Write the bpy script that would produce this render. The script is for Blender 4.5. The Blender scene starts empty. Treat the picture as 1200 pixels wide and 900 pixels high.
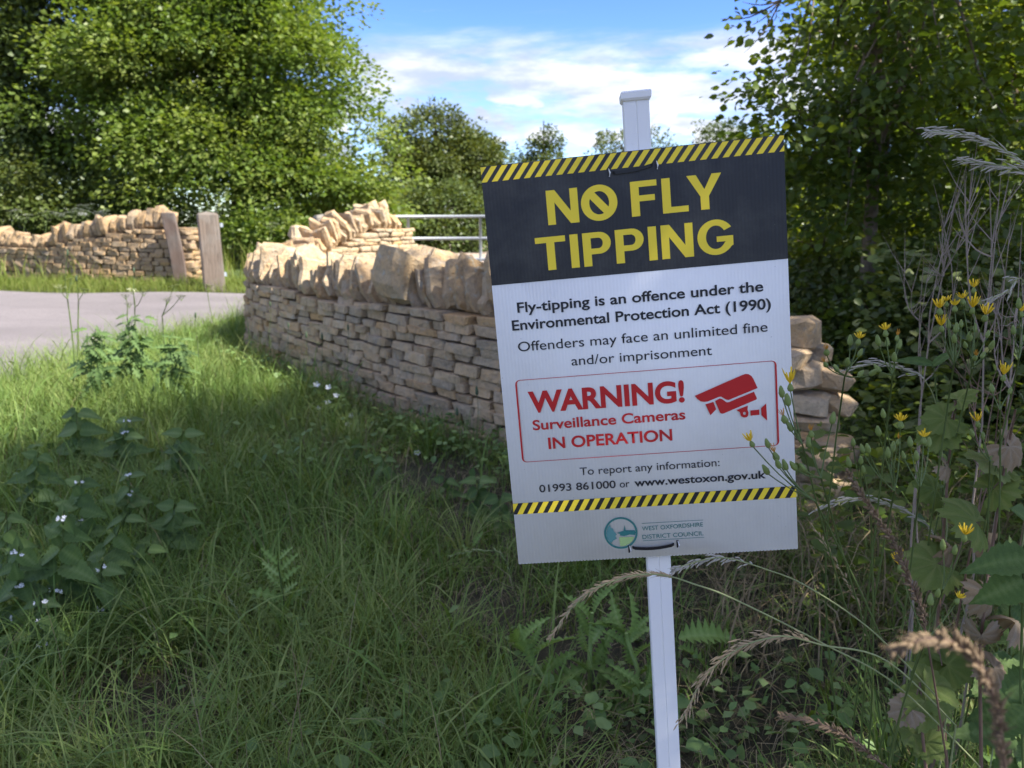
import bpy, math, random
import numpy as np
from mathutils import Vector, Matrix, Euler
R = math.radians
sc = bpy.context.scene
col = sc.collection
rng = np.random.default_rng(7)
random.seed(7)

# ------------------------------------------------------------ camera
EYE = 1.25; PITCH = 11.8; FP = 900.0
cam = bpy.data.cameras.new('camera')
cam.sensor_width = 36; cam.lens = 27; cam.clip_start = .05; cam.clip_end = 3000
cam.dof.use_dof = True; cam.dof.focus_distance = 1.15; cam.dof.aperture_fstop = 7.5
camo = bpy.data.objects.new('camera', cam); col.objects.link(camo)
camo.location = (0, 0, EYE); camo.rotation_euler = (R(90 - PITCH), 0, 0)
sc.camera = camo
# ------------------------------------------------------------ light
SUN_EL = 48.0
SUN_H = Vector((.90, -.44, 0)).normalized()
SUN = Vector((SUN_H.x*math.cos(R(SUN_EL)), SUN_H.y*math.cos(R(SUN_EL)), math.sin(R(SUN_EL))))
sl = bpy.data.lights.new('sun', 'SUN'); sl.energy = 3.0; sl.angle = R(.53); sl.color = (1, .95, .86)
so = bpy.data.objects.new('sun', sl); col.objects.link(so)
so.rotation_euler = SUN.to_track_quat('Z', 'Y').to_euler(); so.location = (8, -3, 12)
world = bpy.data.worlds.new('World'); sc.world = world; world.use_nodes = True
nt = world.node_tree; N = nt.nodes; L = nt.links
bg = N['Background']; bg.inputs[1].default_value = .15
sky = N.new('ShaderNodeTexSky'); sky.sky_type = 'NISHITA'; sky.sun_disc = False
sky.sun_elevation = R(SUN_EL); sky.sun_rotation = math.atan2(SUN_H.x, SUN_H.y)
sky.air_density = 1.0; sky.dust_density = .4; sky.ozone_density = 5.0; sky.altitude = 600
tc = N.new('ShaderNodeTexCoord'); sep = N.new('ShaderNodeSeparateXYZ'); L.new(tc.outputs['Generated'], sep.inputs[0])
def wmath(op, a, b=None, c=None, clamp=False):
    n = N.new('ShaderNodeMath'); n.operation = op; n.use_clamp = clamp
    for i, v in enumerate((a, b, c)):
        if v is None: continue
        if isinstance(v, (int, float)): n.inputs[i].default_value = v
        else: L.new(v, n.inputs[i])
    return n.outputs[0]
def wramp(v, a, b):
    n = N.new('ShaderNodeMapRange'); n.interpolation_type = 'SMOOTHSTEP'; L.new(v, n.inputs[0])
    n.inputs[1].default_value = a; n.inputs[2].default_value = b; return n.outputs[0]
def wnoise(scale, detail, rough, zs, off=0, dist=0):
    mp = N.new('ShaderNodeMapping'); mp.inputs['Scale'].default_value = (scale, scale, scale*zs); mp.inputs['Location'].default_value = (off, off*.7, off*.3)
    L.new(tc.outputs['Generated'], mp.inputs[0])
    n = N.new('ShaderNodeTexNoise'); n.inputs['Scale'].default_value = 1; n.inputs['Detail'].default_value = detail; n.inputs['Roughness'].default_value = rough
    n.inputs['Distortion'].default_value = dist
    L.new(mp.outputs[0], n.inputs[0]); return n.outputs[0]
z = sep.outputs[2]
n1 = wnoise(3.2, 7, .62, 5.5, 3.1, .4)
zz = wmath('ADD', z, wmath('MULTIPLY', wmath('SUBTRACT', n1, .5), .09))
band = wmath('MULTIPLY', wramp(zz, .075, .135), wmath('SUBTRACT', 1.0, wramp(zz, .185, .225)))
soft = wnoise(5.5, 6, .6, 4.5, 8.3)
sheet = wmath('MULTIPLY', band, wramp(soft, .30, .55))
cum = wmath('MULTIPLY', wramp(wnoise(11, 6, .55, 2.4, 1.7), .5, .58), wmath('MULTIPLY', wramp(z, .03, .07), wmath('SUBTRACT', 1.0, wramp(z, .14, .19))))
wisp = wmath('MULTIPLY', wramp(wnoise(4, 8, .7, 10, 5.2, 1), .56, .78), .35)
high = wmath('MULTIPLY', wramp(wnoise(2.4, 8, .62, 1.2, 6.1, .3), .38, .52), wramp(z, .32, .5))  # cloud above the view, added to brighten and neutralise the fill light
cl = wmath('MAXIMUM', high, wmath('MAXIMUM', wmath('MAXIMUM', wmath('MULTIPLY', sheet, .9), wmath('MULTIPLY', cum, .95)), wisp), clamp=True)
cshade = N.new('ShaderNodeMixRGB'); cshade.inputs[1].default_value = (1.0, 1.12, 1.42, 1); cshade.inputs[2].default_value = (1.9, 1.9, 1.95, 1)
L.new(wramp(wnoise(8, 6, .6, 4, 2.2), .36, .66), cshade.inputs[0])
mx = N.new('ShaderNodeMixRGB'); L.new(cl, mx.inputs[0]); hs = N.new('ShaderNodeHueSaturation'); hs.inputs['Saturation'].default_value = 1.22; hs.inputs['Hue'].default_value = .522; hs.inputs['Value'].default_value = .47; L.new(sky.outputs[0], hs.inputs['Color']); L.new(hs.outputs[0], mx.inputs[1]); L.new(cshade.outputs[0], mx.inputs[2])
L.new(mx.outputs[0], bg.inputs[0])
vs = sc.view_settings; vs.view_transform = 'Standard'; vs.look = 'None'; vs.exposure = 2.22; vs.gamma = 1

# ------------------------------------------------------------ places
def ray(px, py):
    x = (px-600)/FP; y = (450-py)/FP; p = R(PITCH)
    return Vector((x, math.cos(p)+y*math.sin(p), -math.sin(p)+y*math.cos(p)))
CAM = Vector((0, 0, EYE))
def gz(x, y):
    r = min(max(0.0, (y-2)*.021), .31)
    return r + .02*math.sin(x*1.7+.6)*math.cos(y*1.3)
def G(px, py, dz=0):
    d = ray(px, py); z = dz
    for _ in range(12):
        t = (z-EYE)/d.z if d.z < -1e-4 else 100
        p = CAM + d*t; z = gz(p.x, p.y)+dz
    return p
def at(px, py, Y):
    d = ray(px, py); return CAM + d*(Y/d.y)

# ------------------------------------------------------------ materials
def new_mat(name):
    m = bpy.data.materials.new(name); m.use_nodes = True
    nt = m.node_tree; return m, nt, nt.nodes, nt.links, nt.nodes['Principled BSDF']
def mnoise(nt, scale, detail=5, rough=.6, vec=None, kind='Object', dist=0):
    tc = nt.nodes.new('ShaderNodeTexCoord'); n = nt.nodes.new('ShaderNodeTexNoise')
    n.inputs['Scale'].default_value = scale; n.inputs['Detail'].default_value = detail; n.inputs['Roughness'].default_value = rough; n.inputs['Distortion'].default_value = dist
    if vec is not None: 
        mp = nt.nodes.new('ShaderNodeMapping'); mp.inputs['Scale'].default_value = vec
        nt.links.new(tc.outputs[kind], mp.inputs[0]); nt.links.new(mp.outputs[0], n.inputs[0])
    else: nt.links.new(tc.outputs[kind], n.inputs[0])
    return n.outputs[0]
def ramp(nt, src, stops):
    r = nt.nodes.new('ShaderNodeValToRGB'); e = r.color_ramp.elements
    while len(e) < len(stops): e.new(.5)
    for i, (p, c) in enumerate(stops):
        e[i].position = p; e[i].color = (*c, 1)
    nt.links.new(src, r.inputs[0]); return r.outputs[0]
def mixc(nt, f, a, b, mode='MIX'):
    m = nt.nodes.new('ShaderNodeMixRGB'); m.blend_type = mode
    for i, v in enumerate((f, a, b)):
        if isinstance(v, (int, float)): m.inputs[i].default_value = v
        elif isinstance(v, tuple): m.inputs[i].default_value = (*v, 1)
        else: nt.links.new(v, m.inputs[i])
    return m.outputs[0]
def bump(nt, h, dist, strength=1, prev=None):
    b = nt.nodes.new('ShaderNodeBump'); b.inputs['Distance'].default_value = dist; b.inputs['Strength'].default_value = strength
    nt.links.new(h, b.inputs['Height'])
    if prev is not None: nt.links.new(prev, b.inputs['Normal'])
    return b.outputs[0]
def stone_mat(name, cols, dark=.0, lich=.25):
    m, nt, N, L, P = new_mat(name)
    oi = N.new('ShaderNodeObjectInfo'); at_ = N.new('ShaderNodeAttribute'); at_.attribute_name = 'tint'
    add = N.new('ShaderNodeMath'); add.operation = 'ADD'; L.new(oi.outputs['Random'], add.inputs[0]); L.new(at_.outputs['Fac'], add.inputs[1])
    fr = N.new('ShaderNodeMath'); fr.operation = 'FRACT'; L.new(add.outputs[0], fr.inputs[0])
    k = len(cols); base = ramp(nt, fr.outputs[0], [(i/(k-1)*.98+.01, c) for i, c in enumerate(cols)])
    ge = N.new('ShaderNodeNewGeometry'); mpn = N.new('ShaderNodeMapping'); L.new(ge.outputs['Position'], mpn.inputs[0])
    cb = N.new('ShaderNodeCombineXYZ'); L.new(fr.outputs[0], cb.inputs[0]); L.new(fr.outputs[0], cb.inputs[2]); sc_ = N.new('ShaderNodeVectorMath'); sc_.operation = 'SCALE'; sc_.inputs['Scale'].default_value = 9; L.new(cb.outputs[0], sc_.inputs[0]); L.new(sc_.outputs[0], mpn.inputs['Location'])
    def wn(scale, det, ro, dist=0):
        n = N.new('ShaderNodeTexNoise'); n.inputs['Scale'].default_value = scale; n.inputs['Detail'].default_value = det; n.inputs['Roughness'].default_value = ro; n.inputs['Distortion'].default_value = dist; L.new(mpn.outputs[0], n.inputs[0]); return n.outputs[0]
    c = mixc(nt, ramp(nt, wn(7, 6, .65), [(.45, (0,)*3), (.62, (.8,)*3)]), base, mixc(nt, .5, base, (.50, .30, .12)))
    c = mixc(nt, ramp(nt, wn(5, 5, .7), [(.5, (0,)*3), (.68, (.3,)*3)]), c, (.27, .245, .21))
    c = mixc(nt, ramp(nt, wn(28, 8, .75), [(.34, (.55,)*3), (.55, (1,)*3)]), (.13, .105, .08), c)
    c = mixc(nt, ramp(nt, wn(16, 7, .75, .6), [(.56, (0,)*3), (.64, (lich*1.6,)*3)]), c, (.42, .43, .38))
    c = mixc(nt, ramp(nt, wn(110, 4, .6), [(.62, (0,)*3), (.72, (.6,)*3)]), c, (.10, .09, .075))
    L.new(c, P.inputs['Base Color']); P.inputs['Roughness'].default_value = .97; P.inputs['Specular IOR Level'].default_value = .15
    n = bump(nt, wn(14, 5, .6), .035); n = bump(nt, wn(55, 8, .75), .012, 1, n)
    L.new(n, P.inputs['Normal']); return m
STONE = stone_mat('limestone', [(.46, .33, .20), (.54, .41, .26), (.50, .38, .26), (.40, .32, .225), (.58, .45, .30), (.54, .35, .18)])
STONE_CAP = stone_mat('coping_limestone', [(.44, .32, .195), (.51, .39, .25), (.50, .33, .18), (.38, .30, .215), (.54, .41, .265)], lich=.45)
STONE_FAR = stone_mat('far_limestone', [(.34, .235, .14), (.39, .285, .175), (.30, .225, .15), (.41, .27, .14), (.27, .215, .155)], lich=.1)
def core_mat():
    m, nt, N, L, P = new_mat('rubble_core')
    L.new(ramp(nt, mnoise(nt, 30), [(.3, (.055, .04, .028)), (.7, (.15, .11, .075))]), P.inputs['Base Color']); P.inputs['Roughness'].default_value = 1
    L.new(bump(nt, mnoise(nt, 40), .02), P.inputs['Normal']); return m
CORE = core_mat()
def leaf_mat(name, cols, trans=.3, rough=.45, spec=.35, tcol=None, veins=0):
    m, nt, N, L, P = new_mat(name)
    a = N.new('ShaderNodeAttribute'); a.attribute_name = 'tint'
    oi = N.new('ShaderNodeObjectInfo'); ad = N.new('ShaderNodeMath'); ad.operation = 'ADD'; L.new(a.outputs['Fac'], ad.inputs[0])
    mu = N.new('ShaderNodeMath'); mu.operation = 'MULTIPLY'; mu.inputs[1].default_value = .35; L.new(oi.outputs['Random'], mu.inputs[0]); L.new(mu.outputs[0], ad.inputs[1])
    k = len(cols); c = ramp(nt, ad.outputs[0], [(i/(k-1), cc) for i, cc in enumerate(cols)])
    c = mixc(nt, ramp(nt, mnoise(nt, 35, 4, .6), [(.35, (.35,)*3), (.65, (0,)*3)]), c, mixc(nt, 1, c, (.6, .62, .55), 'MULTIPLY'))
    L.new(c, P.inputs['Base Color']); P.inputs['Roughness'].default_value = rough; P.inputs['Specular IOR Level'].default_value = spec
    if veins: L.new(bump(nt, mnoise(nt, 90, 3), .002), P.inputs['Normal'])
    t = N.new('ShaderNodeBsdfTranslucent')
    tc_ = mixc(nt, 1, c, tcol or (1.5, 1.35, .5), 'MULTIPLY'); L.new(tc_, t.inputs[0])
    ms = N.new('ShaderNodeMixShader'); ms.inputs[0].default_value = trans
    L.new(P.outputs[0], ms.inputs[1]); L.new(t.outputs[0], ms.inputs[2]); L.new(ms.outputs[0], N['Material Output'].inputs[0])
    return m
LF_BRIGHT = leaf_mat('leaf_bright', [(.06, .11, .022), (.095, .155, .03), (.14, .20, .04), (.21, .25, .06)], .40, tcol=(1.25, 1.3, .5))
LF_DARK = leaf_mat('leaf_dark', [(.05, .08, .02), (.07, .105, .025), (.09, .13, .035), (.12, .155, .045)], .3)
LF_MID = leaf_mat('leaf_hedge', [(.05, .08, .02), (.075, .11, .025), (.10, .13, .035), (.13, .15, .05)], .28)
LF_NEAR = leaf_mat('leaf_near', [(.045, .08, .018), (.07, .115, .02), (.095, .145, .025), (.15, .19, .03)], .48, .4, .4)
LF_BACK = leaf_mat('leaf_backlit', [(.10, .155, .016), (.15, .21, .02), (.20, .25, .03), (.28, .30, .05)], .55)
GRASS = leaf_mat('grass_blade', [(.055, .11, .026), (.09, .165, .036), (.14, .225, .05), (.25, .30, .10)], .28, .55, .25)
GRASS_FAR = leaf_mat('grass_far', [(.08, .12, .02), (.11, .16, .025), (.15, .19, .035), (.22, .22, .07)], .28, .6, .2)
STRAW = leaf_mat('dead_straw', [(.14, .11, .06), (.22, .17, .10), (.30, .25, .15), (.36, .3, .2)], .15, .8, .1, (1, 1, 1))
NETTLE = leaf_mat('nettle_leaf', [(.07, .125, .04), (.095, .165, .05), (.125, .205, .06), (.19, .27, .10)], .25, .5, .3, veins=1)
THISTLE = leaf_mat('thistle_leaf', [(.13, .22, .055), (.18, .29, .07), (.24, .36, .10), (.34, .45, .18)], .25, .45, .35, veins=1)
PALE = leaf_mat('pale_leaf', [(.13, .19, .05), (.17, .23, .065), (.22, .27, .09), (.27, .3, .13)], .3, .6, .2, veins=1)
WITHER = leaf_mat('withered_leaf', [(.2, .15, .09), (.27, .2, .13), (.3, .24, .17), (.34, .27, .2)], .2, .8, .1, (1.1, 1, .8))
CLOVER = leaf_mat('clover_leaf', [(.05, .08, .025), (.065, .10, .03), (.08, .125, .035), (.10, .15, .045)], .2, .5, .3)
def plain(name, c, rough=.6, metal=0, var=.15, scale=30, bd=0, spec=.4):
    m, nt, N, L, P = new_mat(name)
    L.new(mixc(nt, mnoise(nt, scale, 5), tuple(v*(1-var) for v in c), tuple(min(1, v*(1+var)) for v in c)), P.inputs['Base Color'])
    P.inputs['Roughness'].default_value = rough; P.inputs['Metallic'].default_value = metal; P.inputs['Specular IOR Level'].default_value = spec
    if bd: L.new(bump(nt, mnoise(nt, scale*1.5, 6), bd), P.inputs['Normal'])
    return m
STEM = plain('green_stem', (.09, .13, .035), .6, var=.3)
STEMRED = plain('reddish_stem', (.16, .10, .07), .7, var=.3)
TWIG = plain('grey_twig', (.25, .2, .16), .9, var=.3)
BARK = plain('bark', (.10, .08, .055), .95, var=.45, scale=14, bd=.02)
BARKP = plain('grey_brown_bark', (.17, .13, .095), .95, var=.45, scale=12, bd=.02)
YEL = plain('yellow_petal', (.72, .50, .02), .6, var=.1)
ORANGE = plain('withered_orange_petal', (.55, .27, .03), .8, var=.25)
WHITE = plain('white_petal', (.75, .75, .76), .6, var=.06)
CREAM = plain('cream_umbel', (.62, .62, .42), .7, var=.1)
BUD = plain('green_bud', (.15, .20, .05), .6, var=.25)
SEED = plain('seed_husk', (.36, .27, .16), .85, var=.3, scale=80)
SEEDRED = plain('rusty_seed_husk', (.165, .115, .068), .9, var=.35, scale=80)
GALV = plain('galvanised_steel', (.36, .38, .40), .5, .5, .15)
def wood_mat(name, c):
    m, nt, N, L, P = new_mat(name)
    g = mnoise(nt, 6, 8, .7, vec=(6, 6, .5))
    k = ramp(nt, g, [(.3, tuple(v*.5 for v in c)), (.5, c), (.75, tuple(min(1, v*1.35) for v in c))])
    k = mixc(nt, ramp(nt, mnoise(nt, 3, 5), [(.45, (0,)*3), (.7, (.6,)*3)]), k, (.2, .19, .17))
    L.new(k, P.inputs['Base Color']); P.inputs['Roughness'].default_value = .9
    L.new(bump(nt, g, .015), P.inputs['Normal']); return m
WOOD = wood_mat('weathered_oak', (.15, .115, .09)); WOODD = wood_mat('dark_weathered_board', (.13, .09, .072)); WOODG = wood_mat('grey_oak', (.24, .21, .17))

# ------------------------------------------------------------ mesh helpers
def tag(o, label=None, cat=None, group=None, kind=None):
    if label: o['label'] = label
    if cat: o['category'] = cat
    if group: o['group'] = group
    if kind: o['kind'] = kind
    return o
def empty(name, loc, label=None, cat=None, group=None, rz=0):
    o = bpy.data.objects.new(name, None); o.empty_display_size = .1; col.objects.link(o)
    o.location = loc; o.rotation_euler = (0, 0, rz); tag(o, label, cat, group); return o
def fast(name, V, F, mat, parent=None, smooth=False, tint=None, world=True):
    """V (n,3), F (m,k) -> one mesh object; V in world space when parent given (parent has translation only)"""
    V = np.asarray(V, dtype=np.float32).reshape(-1, 3)
    me = bpy.data.meshes.new(name)
    if not isinstance(F, list): F = [F]
    F = [np.asarray(f, dtype=np.int32) for f in F if len(f)]
    loops = np.concatenate([f.ravel() for f in F]); totals = np.concatenate([np.full(len(f), f.shape[1], np.int32) for f in F])
    starts = np.concatenate([[0], np.cumsum(totals)[:-1]]).astype(np.int32)
    me.vertices.add(len(V)); me.loops.add(len(loops)); me.polygons.add(len(totals))
    if parent is not None and world: V = V - np.array(parent.matrix_basis.translation, dtype=np.float32)
    me.vertices.foreach_set('co', V.ravel()); me.loops.foreach_set('vertex_index', loops)
    me.polygons.foreach_set('loop_start', starts); me.polygons.foreach_set('loop_total', totals)
    if smooth: me.polygons.foreach_set('use_smooth', np.ones(len(totals), dtype=bool))
    me.update(calc_edges=True); me.validate()
    if tint is not None:
        a = me.attributes.new('tint', 'FLOAT', 'POINT'); a.data.foreach_set('value', np.asarray(tint, dtype=np.float32))
    me.materials.append(mat)
    o = bpy.data.objects.new(name, me); col.objects.link(o)
    if parent is not None: o.parent = parent
    return o
class MB:
    def __init__(s): s.v = []; s.f = []
    def box(s, c, half, rot=None):
        b = len(s.v); M = rot or Matrix.Identity(3); c = Vector(c)
        for x in (-1, 1):
            for y in (-1, 1):
                for zq in (-1, 1): s.v.append(c + M @ Vector((x*half[0], y*half[1], zq*half[2])))
        for f in ((0,1,3,2),(4,6,7,5),(0,4,5,1),(2,3,7,6),(0,2,6,4),(1,5,7,3)): s.f.append(tuple(b+i for i in f))
        return s
    def tube(s, pts, rads, k=6, cap=True):
        pts = [Vector(p) for p in pts]; b = len(s.v); n = len(pts)
        if not hasattr(rads, '__len__'): rads = [rads]*n
        for i, p in enumerate(pts):
            t = (pts[min(i+1, n-1)]-pts[max(i-1, 0)]).normalized()
            a = t.cross(Vector((0, 0, 1)) if abs(t.z) < .9 else Vector((1, 0, 0))).normalized(); c = t.cross(a)
            for j in range(k):
                th = 2*math.pi*j/k; s.v.append(p + (a*math.cos(th)+c*math.sin(th))*rads[i])
        for i in range(n-1):
            for j in range(k):
                s.f.append((b+i*k+j, b+i*k+(j+1) % k, b+(i+1)*k+(j+1) % k, b+(i+1)*k+j))
        if cap:
            s.f.append(tuple(b+j for j in range(k))); s.f.append(tuple(b+(n-1)*k+j for j in reversed(range(k))))
        return s
    def blob(s, c, r, rz=None, seg=6, axis=None):
        """small rounded spindle along axis"""
        c = Vector(c); ax = (Vector(axis) if axis is not None else Vector((0, 0, 1))).normalized(); rz = rz or r
        pr = [(-1, .25), (-.6, .8), (0, 1), (.6, .75), (1, .2)]
        s.tube([c+ax*rz*q for q, _ in pr], [r*w for _, w in pr], seg); return s
    def build(s, name, mat, parent=None, smooth=True, loc=None):
        me = bpy.data.meshes.new(name); off = Vector(parent.matrix_basis.translation) if parent is not None else (Vector(loc) if loc is not None else Vector())
        me.from_pydata([v-off for v in s.v], [], s.f); me.update()
        if smooth: me.polygons.foreach_set('use_smooth', [True]*len(me.polygons))
        me.materials.append(mat)
        o = bpy.data.objects.new(name, me); col.objects.link(o)
        if parent is not None: o.parent = parent
        elif loc is not None: o.location = loc
        return o
def place(name, me, M, parent=None):
    """object sharing mesh me, world matrix M under a translation-only parent"""
    o = bpy.data.objects.new(name, me); col.objects.link(o)
    if parent is not None:
        o.parent = parent; M = Matrix.Translation(-Vector(parent.matrix_basis.translation)) @ M
    o.matrix_basis = M; return o
def frame(o, d, nrm, s=1.0):
    """matrix with +Y along d, +Z near nrm"""
    y = Vector(d).normalized(); x = y.cross(Vector(nrm))
    if x.length < 1e-3: x = y.cross(Vector((1, .3, .2)))
    x.normalize(); zq = x.cross(y)
    if not hasattr(s, '__len__'): s = (s, s, s)
    M = Matrix(((x.x*s[0], y.x*s[1], zq.x*s[2], o[0]), (x.y*s[0], y.y*s[1], zq.y*s[2], o[1]), (x.z*s[0], y.z*s[1], zq.z*s[2], o[2]), (0, 0, 0, 1)))
    return M

# ------------------------------------------------------------ leaf scatter
T2 = (np.array([[0, 0, 0], [.5, .45, .08], [0, 1, -.05], [-.5, .45, .08]]), np.array([[0, 1, 2], [0, 2, 3]]))
T4 = (np.array([[0, 0, 0], [.42, .25, .06], [.5, .6, .05], [0, 1.05, -.12], [-.5, .6, .05], [-.42, .25, .06], [0, .5, -.03]]),
      np.array([[0, 1, 6], [1, 2, 6], [2, 3, 6], [3, 4, 6], [4, 5, 6], [5, 0, 6]]))
def leaves_geo(P, D, Nn, S, T, tint, seed=0):
    tv, tf = T; n = len(P)
    D = D/np.linalg.norm(D, axis=1, keepdims=True)
    X = np.cross(D, Nn); X /= (np.linalg.norm(X, axis=1, keepdims=True)+1e-9); Z = np.cross(X, D)
    V = P[:, None, :] + S[:, None, None]*(tv[None, :, 0:1]*X[:, None]*.8 + tv[None, :, 1:2]*D[:, None] + tv[None, :, 2:3]*Z[:, None])
    F = tf[None] + (np.arange(n)*len(tv))[:, None, None]
    return V.reshape(-1, 3), F.reshape(-1, tf.shape[1]), np.repeat(tint, len(tv))
def crown_points(lobes, ncl, nleaf, crad, rg, flat=.45, shell=.55, floor=None):
    vol = np.array([l[3]*l[4]*l[5] for l in lobes])**.75; w = vol/vol.sum()
    idx = rg.choice(len(lobes), ncl, p=w); Lb = np.array(lobes)[idx]
    u = rg.normal(size=(ncl, 3)); u /= np.linalg.norm(u, axis=1, keepdims=True)
    r = shell + (1-shell)*rg.random(ncl)**.6; r *= 1+.12*rg.normal(size=ncl)
    C = Lb[:, :3] + u*r[:, None]*Lb[:, 3:6]
    cr = crad*(.55+.9*rg.random(ncl))
    k = np.maximum(3, (nleaf*(cr/crad)**1.6).astype(int)); ci = np.repeat(np.arange(ncl), k)
    off = rg.normal(size=(len(ci), 3)); off /= np.linalg.norm(off, axis=1, keepdims=True); off *= (rg.random(len(ci))**.45)[:, None]
    # sprays droop outward
    P = C[ci] + off*cr[ci][:, None]*np.array([1, 1, flat]) + u[ci]*0
    P[:, 2] -= .25*cr[ci]*np.linalg.norm(off[:, :2], axis=1)**2
    if floor is not None:
        low = P[:, 2] < floor; P[low, 2] = floor + rg.random(low.sum())*.3
    out = off + .5*u[ci] + .4*rg.normal(size=off.shape)
    tint = .5*rg.random(ncl)[ci] + .4*rg.random(len(ci))
    return P, out, tint, C, u
def foliage(name, mat, parent, lobes, ncl, nleaf, crad, size, seed, T=T2, flat=.45, shell=.55, floor=None, up=.9, shift=0):
    rg = np.random.default_rng(seed)
    P, out, tint, C, u = crown_points(lobes, ncl, nleaf, crad, rg, flat, shell, floor)
    out[:, 2] = out[:, 2]*.6 - .15
    Nn = rg.normal(size=P.shape)*.55 + np.array([0, 0, up]) + .35*np.repeat(out[:, :], 1, axis=0)
    S = size*(.6+.75*rg.random(len(P)))
    V, F, t = leaves_geo(P, out, Nn, S, T, np.clip(tint+shift, 0, 1))
    return fast(name, V, F, mat, parent, tint=t), C
def limbs(mb, base, top, r, C, k, seed, bend=.25):
    rd = random.Random(seed); base = Vector(base); top = Vector(top)
    pts = []; n = 7
    for i in range(n):
        t = i/(n-1); p = base.lerp(top, t); p += Vector((rd.uniform(-1, 1), rd.uniform(-1, 1), 0))*bend*.25*(0 < i); pts.append(p)
    mb.tube(pts, [r*(1.25 if i == 0 else 1-.8*i/(n-1)) for i in range(n)], 9)
    for j in range(k):
        c = Vector(C[rd.randrange(len(C))]); t = rd.uniform(.25, .9); q = t*(n-1); i = min(int(q), n-2); s = pts[i].lerp(pts[i+1], q-i)
        mid = s.lerp(c, .45) + Vector((rd.uniform(-.3, .3), rd.uniform(-.3, .3), rd.uniform(-.1, .35)))*(c-s).length*.25
        m2 = s.lerp(c, .75) + Vector((rd.uniform(-.2, .2), rd.uniform(-.2, .2), rd.uniform(-.05, .2)))*(c-s).length*.2
        r0 = r*(1-.75*t)*.55; mb.tube([s, mid, m2, c], [r0, r0*.7, r0*.4, r0*.12], 5)
def tree(name, base, top, r, lobes, ncl, nleaf, crad, size, mat, seed, label, cat='tree', group=None, bark=BARK, nl=24, **kw):
    e = empty(name, base, label, cat, group)
    cr, C = foliage('crown', mat, e, lobes, ncl, nleaf, crad, size, seed, **kw)
    mb = MB(); limbs(mb, Vector(base)-Vector((0, 0, .1)), top, r, C, nl, seed); mb.build('trunk', bark, e)
    return e

# ------------------------------------------------------------ ground, road, track
def ground():
    xs = np.concatenate([[-900, -300, -120, -60, -35], np.arange(-22, 16.1, .5), [25, 45, 90, 200, 900]])
    ys = np.concatenate([[-600, -150, -40, -15], np.arange(-7, 24.1, .5), [30, 40, 60, 100, 250, 1500]])
    V = [(x, y, gz(x, y)) for y in ys for x in xs]; nx = len(xs)
    F = [(j*nx+i, j*nx+i+1, (j+1)*nx+i+1, (j+1)*nx+i) for j in range(len(ys)-1) for i in range(nx-1)]
    m, nt, N, L, P = new_mat('soil')
    soil = ramp(nt, mnoise(nt, 8, 8, .7), [(.3, (.025, .026, .014)), (.5, (.045, .042, .022)), (.7, (.08, .068, .04))])
    gr = ramp(nt, mnoise(nt, 3, 8, .7), [(.3, (.05, .085, .016)), (.7, (.10, .14, .03))])
    g = N.new('ShaderNodeNewGeometry'); s = N.new('ShaderNodeSeparateXYZ'); L.new(g.outputs['Position'], s.inputs[0])
    mr = N.new('ShaderNodeMapRange'); L.new(s.outputs[1], mr.inputs[0]); mr.inputs[1].default_value = 11.5; mr.inputs[2].default_value = 13
    L.new(mixc(nt, mr.outputs[0], soil, gr), P.inputs['Base Color']); P.inputs['Roughness'].default_value = 1
    n = bump(nt, mnoise(nt, 25, 8, .7), .03); L.new(n, P.inputs['Normal'])
    o = fast('ground', V, np.array(F), m, smooth=True); tag(o, kind='structure')
ground()
def sheet_poly(name, poly, lift, mat, step=.6):
    """poly: list of (left,right) cross sections"""
    V = []; F = []; n = len(poly); K = 14
    for a, b in poly:
        for j in range(K+1):
            t = j/K; x = a[0]*(1-t)+b[0]*t; y = a[1]*(1-t)+b[1]*t; V.append((x, y, gz(x, y)+lift))
    for i in range(n-1):
        for j in range(K): q = i*(K+1)+j; F.append((q, q+1, q+K+2, q+K+1))
    o = fast(name, V, np.array(F), mat, smooth=True); tag(o, kind='structure'); return o
def asphalt(name, a, b):
    m, nt, N, L, P = new_mat(name)
    c = ramp(nt, mnoise(nt, 55, 6, .85), [(.34, tuple(v*.45 for v in a)), (.5, a), (.68, b)])
    c = mixc(nt, ramp(nt, mnoise(nt, 2.2, 6, .7), [(.4, (0,)*3), (.66, (.5,)*3)]), c, tuple(v*1.25 for v in a))
    c = mixc(nt, ramp(nt, mnoise(nt, .9, 5, .6, vec=(.35, 1.4, 1)), [(.4, (0,)*3), (.62, (.4,)*3)]), c, tuple(v*.62 for v in a))
    L.new(c, P.inputs['Base Color']); P.inputs['Roughness'].default_value = .92
    L.new(bump(nt, mnoise(nt, 160, 4), .006), P.inputs['Normal']); return m
ROADM = asphalt('worn_road_surface', (.165, .145, .148), (.27, .245, .248)); TRACKM = asphalt('pale_gravel', (.36, .28, .22), (.5, .4, .33))
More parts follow.
